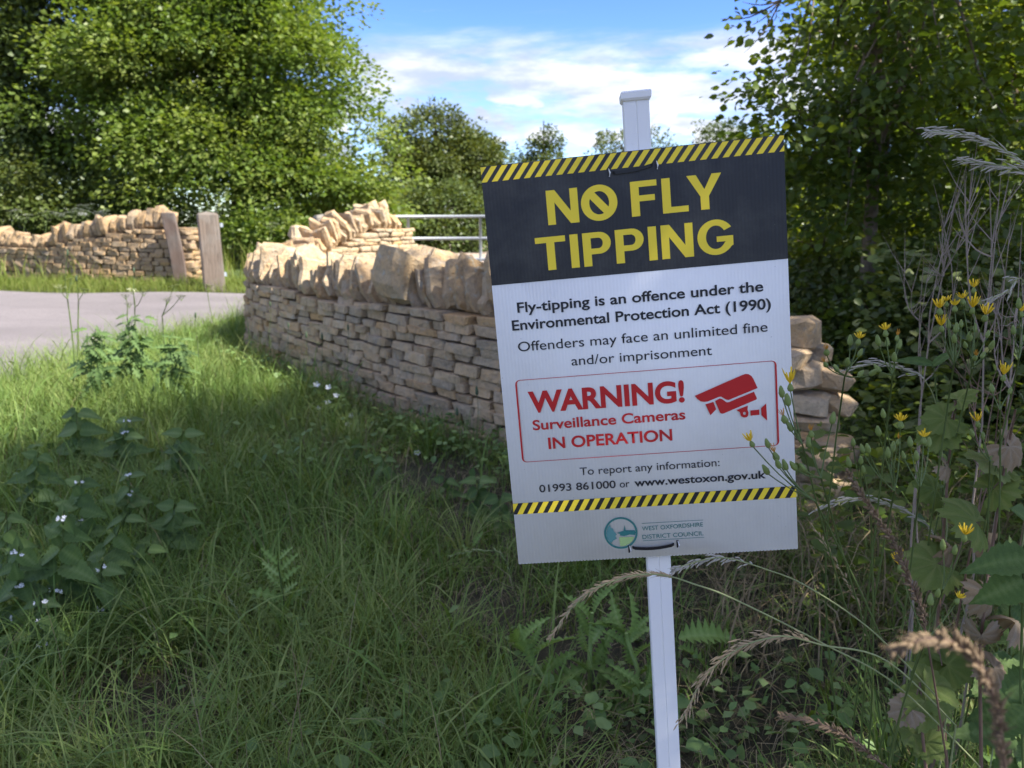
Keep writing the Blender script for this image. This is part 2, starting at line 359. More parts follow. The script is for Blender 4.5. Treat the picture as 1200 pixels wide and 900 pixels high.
# main road: edges by near (south) and far (north) side
def interp(pts, n):
    pts = [Vector((*p, 0)) for p in pts]; out = []
    for i in range(len(pts)-1):
        p0 = pts[max(i-1, 0)]; p1 = pts[i]; p2 = pts[i+1]; p3 = pts[min(i+2, len(pts)-1)]
        for k in range(n):
            t = k/n; out.append(.5*((2*p1)+(p2-p0)*t+(2*p0-5*p1+4*p2-p3)*t*t+(3*p1-p0-3*p2+p3)*t**3))
    out.append(pts[-1]); return out
near_e = interp([(-40, 2.0), (-10, 4.2)]+[tuple(G(px, py).xy) for px, py in ((0, 452), (80, 424), (160, 402), (225, 388), (290, 372))]+[(-2.62, 9.3), (-2.5, 9.7)], 8)
far_e = interp([(-40, 15), (-14, 12.7), (-9.5, 12.1), (-7.2, 11.75), (-5.6, 11.6), (-4.2, 11.5), (-3.2, 11.5)], 8)
sheet_poly('road', [((a.x, a.y), (b.x, b.y)) for a, b in zip(near_e, far_e)], .03, ROADM)
te1 = interp([(-2.5, 9.7), (-1.0, 10.6), (-.4, 14), (1.0, 22), (6, 34)], 8); te2 = interp([(-3.2, 11.5), (-3.1, 12.6), (-3.2, 15), (-3.1, 25), (-3.8, 38)], 8)
sheet_poly('track', [((a.x, a.y), (b.x, b.y)) for a, b in zip(te1, te2)], .034, TRACKM)

# ------------------------------------------------------------ warning sign
SW, SH = .42, .597
SR = Euler((R(-2.1), R(-5.5), R(-4.6))).to_matrix(); SC = CAM + Vector((.191, 1.102, -.198))
SN = SR @ Vector((0, -1, 0))                                   # towards the camera
def uv(px, py, back=0.0):
    d = ray(px, py); o = SC - SN*back; t = (o-CAM).dot(SN)/d.dot(SN); p = CAM+d*t
    q = SR.transposed() @ (p-SC); return Vector((q.x, q.z))
SM = Matrix.Translation(SC) @ SR.to_4x4()
def sw(u, v, n=0.0): return SM @ Vector((u, -n, v))
post_t = SM @ Vector((*[0]*0, uv(744.5, 118, .022).x, .022, uv(744.5, 118, .022).y)); pb = uv(783.5, 900, .022); post_b = SM @ Vector((pb.x, .022, pb.y))
pd = (post_t-post_b).normalized(); foot = post_b + pd*((gz(post_b.x, post_b.y)-post_b.z)/pd.z)
sign = empty('warning_sign', foot, 'white and black no fly tipping sign board fastened to a leaning white plastic post', 'sign')
def plastic(name, c, rough=.4, corr=0):
    m, nt, N, L, P = new_mat(name)
    k = mixc(nt, ramp(nt, mnoise(nt, 60, 6, .7), [(.62, (0,)*3), (.75, (.35,)*3)]), c, tuple(v*.72 for v in c))
    if corr: k = mixc(nt, ramp(nt, mnoise(nt, 7, 8, .7), [(.45, (0,)*3), (.75, (.16,)*3)]), k, (.30, .29, .25)); k = mixc(nt, ramp(nt, mnoise(nt, 210, 2, .5), [(.74, (0,)*3), (.78, (.5,)*3)]), k, (.12, .11, .09))
    if corr:
        tc = N.new('ShaderNodeTexCoord'); mp = N.new('ShaderNodeMapping'); mp.inputs['Rotation'].default_value = (0, 0, 0)
        L.new(tc.outputs['Object'], mp.inputs[0]); w = N.new('ShaderNodeTexWave'); w.bands_direction = 'X'; w.inputs['Scale'].default_value = 62; w.inputs['Distortion'].default_value = .05
        L.new(mp.outputs[0], w.inputs[0])
        k = mixc(nt, ramp(nt, w.outputs['Fac'], [(0, (.05,)*3), (.25, (0,)*3)]), k, tuple(v*.6+.02 for v in c))
        L.new(bump(nt, w.outputs['Fac'], .0006, .22), P.inputs['Normal'])
    L.new(k, P.inputs['Base Color']); P.inputs['Roughness'].default_value = rough; P.inputs['Specular IOR Level'].default_value = .25; return m
PWHITE = plastic('white_plastic', (.82, .81, .79), .45, 1); PBLACK = plastic('black_print', (.022, .023, .027), .35, 1)
PYEL = plastic('yellow_print', (.82, .62, .045), .45); PRED = plastic('red_print', (.46, .018, .02), .4); PINK = plastic('dark_print', (.02, .021, .025), .4)
PTEAL = plastic('teal_print', (.035, .17, .16), .4); PTEALL = plastic('pale_teal_print', (.10, .25, .24), .4); PGREEN = plastic('lime_print', (.36, .50, .2), .4); PPOST = plastic('white_post_plastic', (.76, .755, .75), .4)
PTIE = plastic('black_tie', (.015, .015, .017), .3)
def attach(o):                                                  # o modelled in board coordinates
    o.parent = board if o.name.split('.')[0] != 'board' else sign
    return o
# board: 4 mm fluted sheet with open flute ends along the bottom
mb = MB(); mb.box((0, .0022, 0), (SW/2, .0021, SH/2)); board = mb.build('board', PWHITE)
board.parent = sign; board.matrix_basis = Matrix.Translation(-foot) @ SM
mb = MB(); n = 84
for i in range(n): u = -SW/2 + SW*(i+.5)/n; mb.box((u, .0022, -SH/2-.0004), (.0016, .0019, .0004))
o = mb.build('fluted_edge', PWHITE); o.parent = board; o['kind'] = 'stuff'
def flat(name, loops, mat, n=.0004, off=0.0, off_h=True):
    c = bpy.data.curves.new(name, 'CURVE'); c.dimensions = '2D'; c.fill_mode = 'BOTH'
    for lp in loops:
        s = c.splines.new('POLY'); s.points.add(len(lp)-1)
        for i, p in enumerate(lp): s.points[i].co = (p[0], p[1], 0, 1)
        s.use_cyclic_u = True
    t = bpy.data.objects.new(name, c); me = bpy.data.meshes.new_from_object(t); bpy.data.objects.remove(t); bpy.data.curves.remove(c)
    for v in me.vertices: v.co = (v.co.x, -n, v.co.y)
    me.materials.clear(); me.materials.append(mat); me.name = name
    o = bpy.data.objects.new(name, me); col.objects.link(o); o.parent = board; return o
def text_mesh(s, off):
    c = bpy.data.curves.new('lettering', 'FONT'); c.body = s; c.offset = off; c.size = 1; c.resolution_u = 6
    t = bpy.data.objects.new('t', c); me = bpy.data.meshes.new_from_object(t); bpy.data.objects.remove(t); bpy.data.curves.remove(c); return me
def text(s, p0, p1, cap_px, mat, off=0.0, n=.0008, capref='H'):
    """s with its baseline from pixel p0 to p1; cap height measured in pixels at p0"""
    a = uv(*p0); b = uv(*p1); h = (uv(p0[0], p0[1]-cap_px)-a).length
    me = text_mesh(s, off); xs = [v.co.x for v in me.vertices]; x0, x1 = min(xs), max(xs)
    d = (b-a); L_ = d.length; d.normalize(); e = Vector((-d.y, d.x)); sx = L_/(x1-x0); sy = h/.715
    for v in me.vertices:
        q = a + d*((v.co.x-x0)*sx) + e*(v.co.y*sy); v.co = (q.x, -n, q.y)
    me.materials.clear(); me.materials.append(mat)
    o = bpy.data.objects.new('lettering', me); col.objects.link(o); o.parent = board; return o
hw, hh = SW/2, SH/2
vb = (uv(576, 335).y + uv(925, 302.7).y)/2
flat('black_panel', [[(-hw, hh), (hw, hh), (hw, vb), (-hw, vb)]], PBLACK, .0003)
def hazard(v0, v1, period, w, slant, bg_):
    if bg_ is not None: flat('hazard_band', [[(-hw, v1), (hw, v1), (hw, v0), (-hw, v0)]], bg_, .0005)
    x = -hw-slant; H = v1-v0
    while x < hw:
        q = [(x, v0), (x+w, v0), (x+w+slant, v1), (x+slant, v1)]
        # clip to the board
        def clip(poly, s, lim):
            out = []
            for i in range(len(poly)):
                a, b = poly[i], poly[(i+1) % len(poly)]; ia = s*a[0] <= s*lim; ib = s*b[0] <= s*lim
                if ia: out.append(a)
                if ia != ib: t = (lim-a[0])/(b[0]-a[0]); out.append((lim, a[1]+t*(b[1]-a[1])))
            return out
        q = clip(q, 1, hw); q = clip(q, -1, -hw) if q else q
        if len(q) > 2: flat('stripe', [q], PYEL, .0008)
        x += period
t0 = hh-.0008; t1 = (uv(564.3, 214).y+uv(919.3, 177.5).y)/2
hazard(t1, t0, .01535, .0086, .0165, None)
l1 = (uv(600.7, 590).y+uv(934, 569.3).y)/2; l0 = (uv(602, 603.3).y+uv(934.3, 582.3).y)/2
hazard(l0, l1, .0156, .0084, .0105, PINK)
# heading drawn letter by letter in cap-height units
def arc(cx, cy, rx, ry, a0, a1, n=14): return [(cx+rx*math.cos(R(a0+(a1-a0)*i/n)), cy+ry*math.sin(R(a0+(a1-a0)*i/n))) for i in range(n+1)]
S_ = .2
GL = {
 'N': (.80, [[(0,0),(0,1),(.22,1),(.60,.36),(.60,1),(.80,1),(.80,0),(.58,0),(.20,.64),(.20,0)]]),
 'F': (.66, [[(0,0),(0,1),(.66,1),(.66,.83),(.21,.83),(.21,.59),(.60,.59),(.60,.42),(.21,.42),(.21,0)]]),
 'L': (.64, [[(0,0),(0,1),(.21,1),(.21,.17),(.64,.17),(.64,0)]]),
 'Y': (.86, [[(.325,0),(.325,.38),(0,1),(.235,1),(.43,.58),(.625,1),(.86,1),(.535,.38),(.535,0)]]),
 'T': (.78, [[(.285,0),(.285,.825),(0,.825),(0,1),(.78,1),(.78,.825),(.495,.825),(.495,0)]]),
 'I': (.21, [[(0,0),(0,1),(.21,1),(.21,0)]]),
 'P': (.72, [[(0,0),(0,1),(.42,1)]+arc(.42,.675,.30,.325,90,-90)+[(.21,.35),(.21,0)], [(.21,.83),(.40,.83)]+arc(.40,.675,.115,.155,90,-90)+[(.21,.52)]]),
 'G': (.88, [arc(.45,.5,.46,.52,32,326,26)+[(.88,.24),(.88,.52),(.47,.52),(.47,.36),(.69,.36)]+arc(.45,.5,.245,.345,318,32,26)]),
}
def ohno():
    rx, ry = .46, .52; ix, iy = .25, .335; cx, cy = .46, .5
    def half(sgn):
        # segment of the inner ellipse cut by the slash running top-left to bottom-right
        pts = []
        for i in range(61):
            a = 2*math.pi*i/60; x = ix*math.cos(a); y = iy*math.sin(a)
            if sgn*(x*.80+y*.60) > .095: pts.append((cx+x, cy+y, math.atan2(sgn*(y*.8-x*.6), sgn*(x*.8+y*.6))))
        pts.sort(key=lambda p: p[2]); return [(p[0], p[1]) for p in pts]
    return (.92, [arc(cx, cy, rx, ry, 0, 354, 48), half(1), half(-1)])
GL['O'] = ohno()
def heading(word, p0, p1, cap):
    a = uv(*p0); b = uv(*p1); h = (uv(p0[0], p0[1]-cap)-a).length; W = 0
    gaps = {('F','L'): .12, ('L','Y'): -.02, ('N','O'): .07}
    xs = []; prev = None
    for ch in word:
        if ch == ' ': W += .34; prev = None; continue
        if prev: W += gaps.get((prev, ch), .115)
        xs.append((ch, W)); W += GL[ch][0]; prev = ch
    d = b-a; sx = d.length/W; d.normalize(); e = Vector((-d.y, d.x))
    for ch, x in xs:
        flat('heading_letter', [[tuple(a+d*((x+q[0])*sx)+e*(q[1]*h)) for q in lp] for lp in GL[ch][1]], PYEL, .0008)
heading('NO FLY', (642.7, 264), (842+5, 243.5), 40.5)
heading('TIPPING', (630, 318), (860, 296), 39)
text('Fly-tipping is an offence under the', (606.5, 366.3), (894.5, 341), 12.0, PINK, .018)
text('Environmental Protection Act (1990)', (600.5, 387.3), (903.5, 361.5), 12.0, PINK, .018)
text('Offenders may face an unlimited fine', (607.5, 412), (899.5, 388.3), 11.6, PINK, .001)
text('and/or imprisonment', (670, 428.3), (834.5, 415.7), 11.4, PINK, .001)
text('WARNING!', (620.3, 483), (802.5, 470), 24.0, PRED, .034)
text('Surveillance Cameras', (624.7, 504), (803.3, 491), 11.8, PRED, .018)
text('IN OPERATION', (643, 525.8), (788, 515.7), 13.2, PRED, .022)
text('To report any information:', (679.8, 556.8), (843.3, 546), 9.2, PINK, .001)
text('01993 861000', (632.3, 576.8), (721.7, 571.5), 8.8, PINK, .011)
text('or', (726.5, 571.3), (738, 570.4), 8.8, PINK, .001)
text('www.westoxon.gov.uk', (743.7, 570), (897.5, 560), 9.0, PINK, .02)
text('WEST OXFORDSHIRE', (752.5, 621.8), (823.8, 616.7), 5.0, PTEAL, .0)
text('DISTRICT COUNCIL', (753, 631.5), (824.4, 627.0), 5.0, PTEAL, .0)
def line2(p, q, w, mat, name='rule_line'):
    a = uv(*p); b = uv(*q); e = (b-a).normalized(); e = Vector((-e.y, e.x))*w/2
    flat(name, [[tuple(a-e), tuple(b-e), tuple(b+e), tuple(a+e)]], mat, .0008)
line2((752, 613.3), (824, 609.2), .0006, PTEAL); line2((753.2, 633.6), (825.2, 629.4), .0006, PTEAL)
# warning box outline
def rrect(c, r, w):
    a, b, cc, d = c; out = []
    def ring(ins, rad):
        pts = []; ctr = (a+b+cc+d)/4
        P4 = [p + ((ctr-p).normalized())*ins*1.414 for p in (a, b, cc, d)]
        for i in range(4):
            p = P4[i]; u = (P4[i-1]-p).normalized(); v = (P4[(i+1) % 4]-p).normalized()
            s = p+u*rad; e = p+v*rad; m = p+(u+v)*rad*.29
            for k in range(7): t = k/6; pts.append(tuple((1-t)**2*s+2*t*(1-t)*(2*m-(s+e)/2)+t*t*e))
        return pts
    return [ring(0, r), ring(w, r-w)]
flat('warning_frame', rrect([uv(603.3, 445.7), uv(909.8, 422.2), uv(913.2, 521.9), uv(612, 541.9)], .007, .0019), PRED, .0008)
# camera pictogram, traced from an 8.57x enlargement whose origin is (800,420)
def z3(pts): return [tuple(uv(800+x/8.571, 420+y/8.571)) for x, y in pts]
flat('camera_symbol', [z3([(122,375),(600,165),(630,155),(660,157),(690,175),(710,205),(752,297),(460,417),(435,412),(385,382),(365,385),(250,432),(215,437),(180,430),(145,405)])], PRED, .0008)
flat('camera_symbol', [z3([(325,428),(370,402),(395,407),(440,440),(465,438),(715,333),(745,400),(740,412),(410,552),(392,555),(375,545)])], PRED, .0008)
flat('camera_symbol', [z3([(228,460),(308,436),(336,510),(278,570)])], PRED, .0008)
flat('camera_symbol', [z3([(540,518),(655,472),(650,515),(662,545),(657,575),(640,590),(615,593),(590,583),(578,560),(575,540)]), z3([(635+0*0,548),(632,562),(620,566),(608,560),(605,548),(612,538),(622,535),(632,540)])], PRED, .0008)
flat('camera_symbol', [z3([(680,522),(768,513),(770,565),(682,574)])], PRED, .0008)
flat('camera_symbol', [z3([(787,500),(838,450),(848,625),(790,568)])], PRED, .0008)
# council roundel, 8x enlargement with origin (690,590)
def z4(pts): return [tuple(uv(690+x/8, 590+y/8)) for x, y in pts]
def ell(rx, ry, cx=300, cy=275): return [(cx+rx*math.cos(R(a)), cy+ry*math.sin(R(a))) for a in range(0, 360, 9)]
flat('logo_ring', [z4(ell(157, 148)), z4(ell(139, 131))], PTEAL, .0008)
flat('logo_tree', [z4([(198,195),(175,225),(163,275),(172,325),(200,362),(212,370),(232,345),(262,328),(250,305),(262,288),(238,262),(225,235),(205,225)])], PTEALL, .0008)
flat('logo_field', [z4([(282,315),(425,310),(412,345),(380,375),(340,396),(296,400)])], PGREEN, .0008)
flat('logo_church', [z4([(262,275),(300,262),(326,255),(334,200),(345,250),(430,250),(438,268),(432,295),(380,290),(350,300),(325,304),(290,298),(292,285)])], PTEAL, .0008)
# slots and ties
def tie(pA, pB, sag, slots):
    mb = MB(); a = uv(*pA); b = uv(*pB); pts = []
    for i in range(9):
        t = i/8; q = a.lerp(b, t); q = Vector((q.x, q.y-sag*math.sin(math.pi*t)))
        pts.append((q.x, -.0035 if 0 < i < 8 else .006, q.y))
    for i in range(8):
        p, q = Vector(pts[i]), Vector(pts[i+1]); b0 = len(mb.v); w = .0021
        for c in (p, q):
            for dy in (-.0007, .0007):
                for dz in (-w, w): mb.v.append(c+Vector((0, dy, dz)))
        for f in ((0,1,3,2),(4,6,7,5),(0,4,5,1),(2,3,7,6),(0,2,6,4),(1,5,7,3)): mb.f.append(tuple(b0+k for k in f))
    o = mb.build('cable_tie', PTIE, smooth=False); o.parent = board
    for q in slots:
        u = uv(*q); o = flat('slot', [[(u.x-.0016, u.y-.006), (u.x+.0016, u.y-.006), (u.x+.0016, u.y+.006), (u.x-.0016, u.y+.006)]], PTIE, .0011)
        mb = MB(); mb.tube([(u.x+.001, -.001, u.y-.006), (u.x+.002, -.004, u.y-.001), (u.x+.0005, -.001, u.y+.005)], [.0008, .0012, .0005], 5); o = mb.build('torn_edge', PWHITE); o.parent = board
tie((713.5, 203), (769, 191.5), .003, [(713, 202), (769, 193)])
tie((737, 641), (794, 636.5), .004, [(737.5, 643), (794, 637)])
# post: square hollow section with a centre seam and a cap
def post():
    zax = pd; xax = (SR @ Vector((1, 0, 0))); yax = zax.cross(xax).normalized(); xax = yax.cross(zax).normalized()
    hwid = .0178; prof = [(-hwid, -.014), (-.0012, -.0150), (0, -.0138), (.0012, -.0150), (hwid, -.014), (hwid, .016), (-hwid, .016)]
    prof = [(-hwid+.0012, -.0142), (-.0011, -.0147), (0, -.0136), (.0011, -.0147), (hwid-.0012, -.0142), (hwid, -.013), (hwid, .016), (-hwid, .016), (-hwid, -.013)]
    mb = MB(); ends = [foot-pd*.25, post_t]; k = len(prof)
    for e in ends:
        for x, y in prof: mb.v.append(e + xax*x + yax*y)
    for j in range(k): mb.f.append((j, (j+1) % k, k+(j+1) % k, k+j))
    mb.f.append(tuple(range(k, 2*k))); o = mb.build('post', PPOST, sign, smooth=False)
    mb = MB(); rot = Matrix((xax, yax, zax)).transposed()
    b0 = len(mb.v); rings = [(.0, 1.02, .0), (.003, 1.16, 0), (.0105, 1.19, 0), (.0125, 1.12, 0)]
    for hz_, s, _ in rings:
        for sx_, sy_ in ((-1, -1), (1, -1), (1, 1), (-1, 1)): mb.v.append(post_t + pd*(hz_-.002) + xax*sx_*hwid*s + yax*(sy_*.0165*s))
    for i in range(3):
        for j in range(4): mb.f.append((b0+i*4+j, b0+i*4+(j+1) % 4, b0+i*4+4+(j+1) % 4, b0+i*4+4+j))
    mb.f.append((b0, b0+3, b0+2, b0+1)); mb.f.append((b0+12, b0+13, b0+14, b0+15))
    cap = mb.build('post_cap', PPOST, o, smooth=False); cap.matrix_basis = Matrix.Translation(Vector()); 
    for v in cap.data.vertices: v.co = v.co - Vector(foot)
post()

# ------------------------------------------------------------ dry stone walls
def stone_mesh(name, seed, mat, jit=.12, ch=.06):
    rd = random.Random(seed); V = []; idx = {}
    J = {}
    for c in [(x, y, z_) for x in (-1, 1) for y in (-1, 1) for z_ in (-1, 1)]:
        J[c] = Vector([(.5-(rd.uniform(0, jit) if a else 0))*s for s, a in zip(c, (1, 1, 1))])
    for c, p in J.items():
        for ax in range(3):
            q = p.copy()
            for b in range(3):
                if b != ax: q[b] -= c[b]*ch*rd.uniform(.6, 1.5)
            idx[(c, ax)] = len(V); V.append(q)
    F = []
    def ordered(pts, n):
        ctr = sum(pts_v(pts), Vector())/len(pts); n = n.normalized(); a = (V[pts[0]]-ctr).normalized(); b = n.cross(a)
        return sorted(pts, key=lambda i: math.atan2((V[i]-ctr).dot(b), (V[i]-ctr).dot(a)))
    def pts_v(p): return [V[i] for i in p]
    cs = list(J)
    for ax in range(3):
        for s in (-1, 1):
            n = Vector([s if i == ax else 0 for i in range(3)]); F.append(ordered([idx[(c, ax)] for c in cs if c[ax] == s], n))
    for ax in range(3):
        o1, o2 = [i for i in range(3) if i != ax]
        for s1 in (-1, 1):
            for s2 in (-1, 1):
                n = Vector((0, 0, 0)); n[o1] = s1; n[o2] = s2
                cc = [c for c in cs if c[o1] == s1 and c[o2] == s2]; F.append(ordered([idx[(c, a)] for c in cc for a in (o1, o2)], n))
    for c in cs: F.append(ordered([idx[(c, a)] for a in range(3)], Vector(c)))
    me = bpy.data.meshes.new(name); me.from_pydata(V, [], F); me.update(); me.materials.append(mat)
    return me
def coping_mesh(name, seed, mat):
    """upright slab: X thickness (along the wall), Y across the wall, Z up, unit size standing on z=0"""
    rd = random.Random(seed); n = 11; pts = []
    for i in range(n):
        a = -math.pi/2 + 2*math.pi*(i+.5)/n; x = math.copysign(abs(math.cos(a))**.6, math.cos(a))*.5; y = .5+math.copysign(abs(math.sin(a))**.55, math.sin(a))*.5
        k = rd.uniform(.72, 1.08) if y > .4 else rd.uniform(.95, 1); pts.append((x*k, max(0, y*(k if y > .5 else 1))))
    if rd.random() < .5: pts = [(x, y*(1-.28*(x+.5)*rd.uniform(.6, 1.2)) if y > .4 else y) for x, y in pts]
    V = []; F = []
    for xo, s in ((-.5, .80), (-.28, 1), (.28, 1), (.5, .80)):
        sh = rd.uniform(-.05, .05)
        for p in pts: V.append((xo*rd.uniform(.8, 1.1), p[0]*s+sh*.3, .45+(p[1]-.45)*(s*1.0)+rd.uniform(-.045, .045)))
    for r_ in range(3):
        for j in range(n): F.append((r_*n+j, r_*n+(j+1) % n, (r_+1)*n+(j+1) % n, (r_+1)*n+j))
    F.append(tuple(reversed(range(n)))); F.append(tuple(range(3*n, 4*n)))
    me = bpy.data.meshes.new(name); me.from_pydata(V, [], F); me.update(); me.materials.append(mat)
    return me
NS = [stone_mesh('stone', 100+i, STONE) for i in range(14)]; NC = [coping_mesh('coping_stone', 200+i, STONE_CAP) for i in range(12)]
NB = [stone_mesh('rough_block', 150+i, STONE, .17, .12) for i in range(6)]
for m_ in NB: m_.polygons.foreach_set('use_smooth', [False]*len(m_.polygons))
FS = [stone_mesh('far_stone', 300+i, STONE_FAR) for i in range(8)]; FC = [coping_mesh('far_coping_stone', 400+i, STONE_FAR) for i in range(8)]
class Path:
    def __init__(s, pts, n=10):
        s.p = [Vector((q.x, q.y, 0)) for q in interp(pts, n)]; s.s = [0]
        for i in range(len(s.p)-1): s.s.append(s.s[-1]+(s.p[i+1]-s.p[i]).length)
        s.len = s.s[-1]
    def at(s, q):
        q = min(max(q, 0), s.len-1e-6)
        i = next(k for k in range(len(s.s)-1) if s.s[k+1] > q or k == len(s.s)-2); t = (q-s.s[i])/(s.s[i+1]-s.s[i])
        tn = (s.p[i+1]-s.p[i]).normalized()
        i0 = max(i-2, 0); i1 = min(i+3, len(s.p)-1); tn = (s.p[i1]-s.p[i0]).normalized()
        return s.p[i].lerp(s.p[i+1], t), tn
def wall(name, path, thick, body, coph, meshes, cmeshes, clen, cthk, label, show, seed, hmin=.038, hmax=.072, lmin=.09, lmax=.30, cope=True, cgap=None, batter=.04):
    rd = random.Random(seed); p0, _ = path.at(path.len/2)
    e = empty(name, (p0.x, p0.y, gz(p0.x, p0.y)), label, 'wall')
    # rubble core
    V = []; F = []; n = max(8, int(path.len/.2))
    for i in range(n+1):
        q = path.len*i/n; q = min(max(q, .06), path.len-.06); p, t = path.at(q); nrm = Vector((-t.y, t.x, 0)); h = body(q)-.03; g = gz(p.x, p.y)-.25; w = thick/2-.055
        for s, zq in ((-1, g), (-1, g+.25+h), (1, g+.25+h), (1, g)): v = p+nrm*s*w; V.append((v.x, v.y, zq))
    for i in range(n):
        for j in range(4): F.append((i*4+j, i*4+(j+1) % 4, i*4+4+(j+1) % 4, i*4+4+j))
    F.append((0, 3, 2, 1)); F.append((n*4, n*4+1, n*4+2, n*4+3))
    fast('rubble_core', V, np.array(F), meshes[0].materials[0] if False else CORE, e)
    hidden = []; shown = []; top = max(body(path.len*i/20) for i in range(21)); count = 0
    for side in (1, -1):
        z0 = -.06
        while z0 < top:
            h = rd.uniform(hmin, hmax)*(1.1 if z0 < .3 else 1); s = rd.uniform(-.1, 0)
            while s < path.len:
                l = rd.uniform(lmin, lmax)*(.75+.5*rd.random()); mid = s+l/2
                hb = body(min(max(mid, 0), path.len))
                if z0+h*.5 < hb and mid < path.len+.02 and mid > 0:
                    p, t = path.at(mid); nrm = Vector((-t.y, t.x, 0))*side; dp = rd.uniform(.14, .2); wav = .012*math.sin(mid*9+z0*31)
                    o_ = thick/2+batter*(1-z0/top)-dp/2 + rd.uniform(-.013, .013)+wav*.3
                    c = p+nrm*o_; hz_ = min(h, hb-z0) if hb-z0 > .03 else h
                    c.z = gz(p.x, p.y)+z0+hz_/2+.006*math.sin(mid*5+z0*40)
                    yaw = math.atan2(t.y, t.x)+rd.uniform(-.05, .05); M = Matrix.Translation(c) @ Euler((rd.uniform(-.05, .05), rd.uniform(-.035, .035), yaw+(math.pi if rd.random() < .5 else 0))).to_matrix().to_4x4() @ Matrix.Diagonal((l*1.0+.006, dp, hz_*1.04+.004, 1))
                    me = meshes[rd.randrange(len(meshes))]
                    if show(mid, z0, side): shown.append((me, M))
                    else: hidden.append((me, M))
                s += l+.003
            z0 += h
    shown.sort(key=lambda q: q[1].translation.xy.length); hidden += shown[290:]
    for me, M in shown[:290]: place('stone', me, M, e)
    # end faces
    for q, sg in ((0, -1), (path.len, 1)):
        p, t = path.at(q); z0 = -.06; hb = body(q)
        while z0 < hb-.02:
            h = min(rd.uniform(hmin, hmax)*1.15, hb-z0); k = rd.choice((1, 2, 2)); nrm = Vector((-t.y, t.x, 0))
            for j in range(k):
                w = (thick+.02)/k; c = p + t*sg*(-.06+rd.uniform(-.01, .012)) + nrm*((j+.5)/k-.5)*(thick+.02); c.z = gz(p.x, p.y)+z0+h/2
                M = Matrix.Translation(c) @ Euler((0, rd.uniform(-.03, .03), math.atan2(t.y, t.x)+math.pi/2)).to_matrix().to_4x4() @ Matrix.Diagonal((w, .17, h*1.04, 1))
                me = meshes[rd.randrange(len(meshes))]
                if show(q, z0, 0): place('stone', me, M, e)
                else: hidden.append((me, M))
            z0 += h
    if hidden:
        Vs = []; Fq = []; Ft = []; tn = []; b = 0
        for me, M in hidden:
            A = np.array([v.co[:] for v in me.vertices]); Mn = np.array(M); A = A @ Mn[:3, :3].T + Mn[:3, 3]; Vs.append(A); tn.append(np.full(len(A), rd.random()))
            for pl in me.polygons:
                (Fq if len(pl.vertices) == 4 else Ft).append([b+i for i in pl.vertices])
            b += len(A)
        o = fast('stone_mass', np.concatenate(Vs), [np.array(Fq), np.array(Ft)], meshes[0].materials[0], e, smooth=True, tint=np.concatenate(tn)); o['kind'] = 'stuff'
    if cope:
        s = cope[0]
        while s < cope[1]:
            w = rd.uniform(*cthk); p, t = path.at(s+w/2); nrm = Vector((-t.y, t.x, 0)); hb = body(s+w/2)
            H = coph(s)*rd.uniform(.74, 1.14); lean = cgap(s) if cgap else .12
            p = p+nrm*rd.uniform(-.03, .03); p.z = gz(p.x, p.y)+hb-.02
            M = Matrix.Translation(p) @ Euler((rd.uniform(-.08, .08), 0, math.atan2(t.y, t.x)+rd.uniform(-.12, .12))).to_matrix().to_4x4() @ Euler((0, lean+rd.uniform(-.2, .2), 0)).to_matrix().to_4x4() @ Matrix.Diagonal((w*1.1, clen*rd.uniform(.85, 1.08)*rd.choice((1, -1)), H, 1))
            place('coping_stone', cmeshes[rd.randrange(len(cmeshes))], M, e); s += w*.96
    return e
# near wall: from the broken end beside the sign round the corner to the gateway (given by its centre line)
npath = Path([(1.33, 3.05), (.62, 3.52), (.12, 4.05), (-.6, 4.85), (-1.5, 5.95), (-2.12, 6.85), (-2.28, 7.5), (-2.05, 8.3), (-1.72, 8.95), (-1.38, 9.6)])
def nbody(s):
    if s < 1.3: return .42 + .38*min(1, max(0, (s-.15)/.6)) - (.0 if s > .35 else .08)
    if s < 5.9: return .735 - .024*(s-1.3)
    return .625 + .43*min(1, (s-5.9)/(npath.len-6.6))
corner_s = min(range(len(npath.p)), key=lambda i: (npath.p[i]-Vector((-2.28, 7.5, 0))).length); corner_s = npath.s[corner_s]
def nshow(s, z0, side):
    if side == -1: return s < corner_s-.2
    if side == 1: return s > corner_s+.7 and z0 > .45
    return True
# travelling away from the sign the camera side is on the left, so side=+1
def nshow2(s, z0, side):
    if side == 1: return .25 < s < corner_s and (s < .9 or s > 1.35)
    if side == -1: return s > corner_s+.9 and z0 > .45
    return True
nw = wall('dry_stone_wall', npath, .42, nbody, lambda s: .34 if s < corner_s else .29, NS, NC, .40, (.045, .085),
     'long curving honey coloured dry stone wall behind the sign with upright coping', nshow2, 5, cope=(1.35, npath.len-.25), cgap=lambda s: .24 if s < corner_s else -.26)
# big loose blocks on the broken end and the tall end stones at the gateway
def block(px, py, Y, size, seed, yaw, roll=0, me=None):
    p = at(px-(14 if px > 900 else 0), py+2, Y); M = Matrix.Translation(p) @ Euler((0, roll, yaw)).to_matrix().to_4x4() @ Matrix.Diagonal((*size, 1))
    place('coping_stone' if me else 'stone', me or NB[seed % 6], M, nw)
block(945, 388, 2.92, (.20, .22, .15), 1, -.5); block(968, 409, 2.95, (.15, .2, .08), 2, -.4, .1); block(948, 437, 2.86, (.2, .24, .12), 3, -.6, -.08)
block(940, 420, 2.8, (.12, .2, .1), 12, -.7); block(985, 442, 2.9, (.18, .2, .09), 4, -.3, .15); block(952, 468, 2.84, (.24, .22, .09), 5, -.6); block(992, 470, 2.88, (.16, .2, .08), 6, -.3, .2); block(965, 492, 2.8, (.22, .24, .08), 7, -.4, .05)
p = at(430, 262, 9.15)
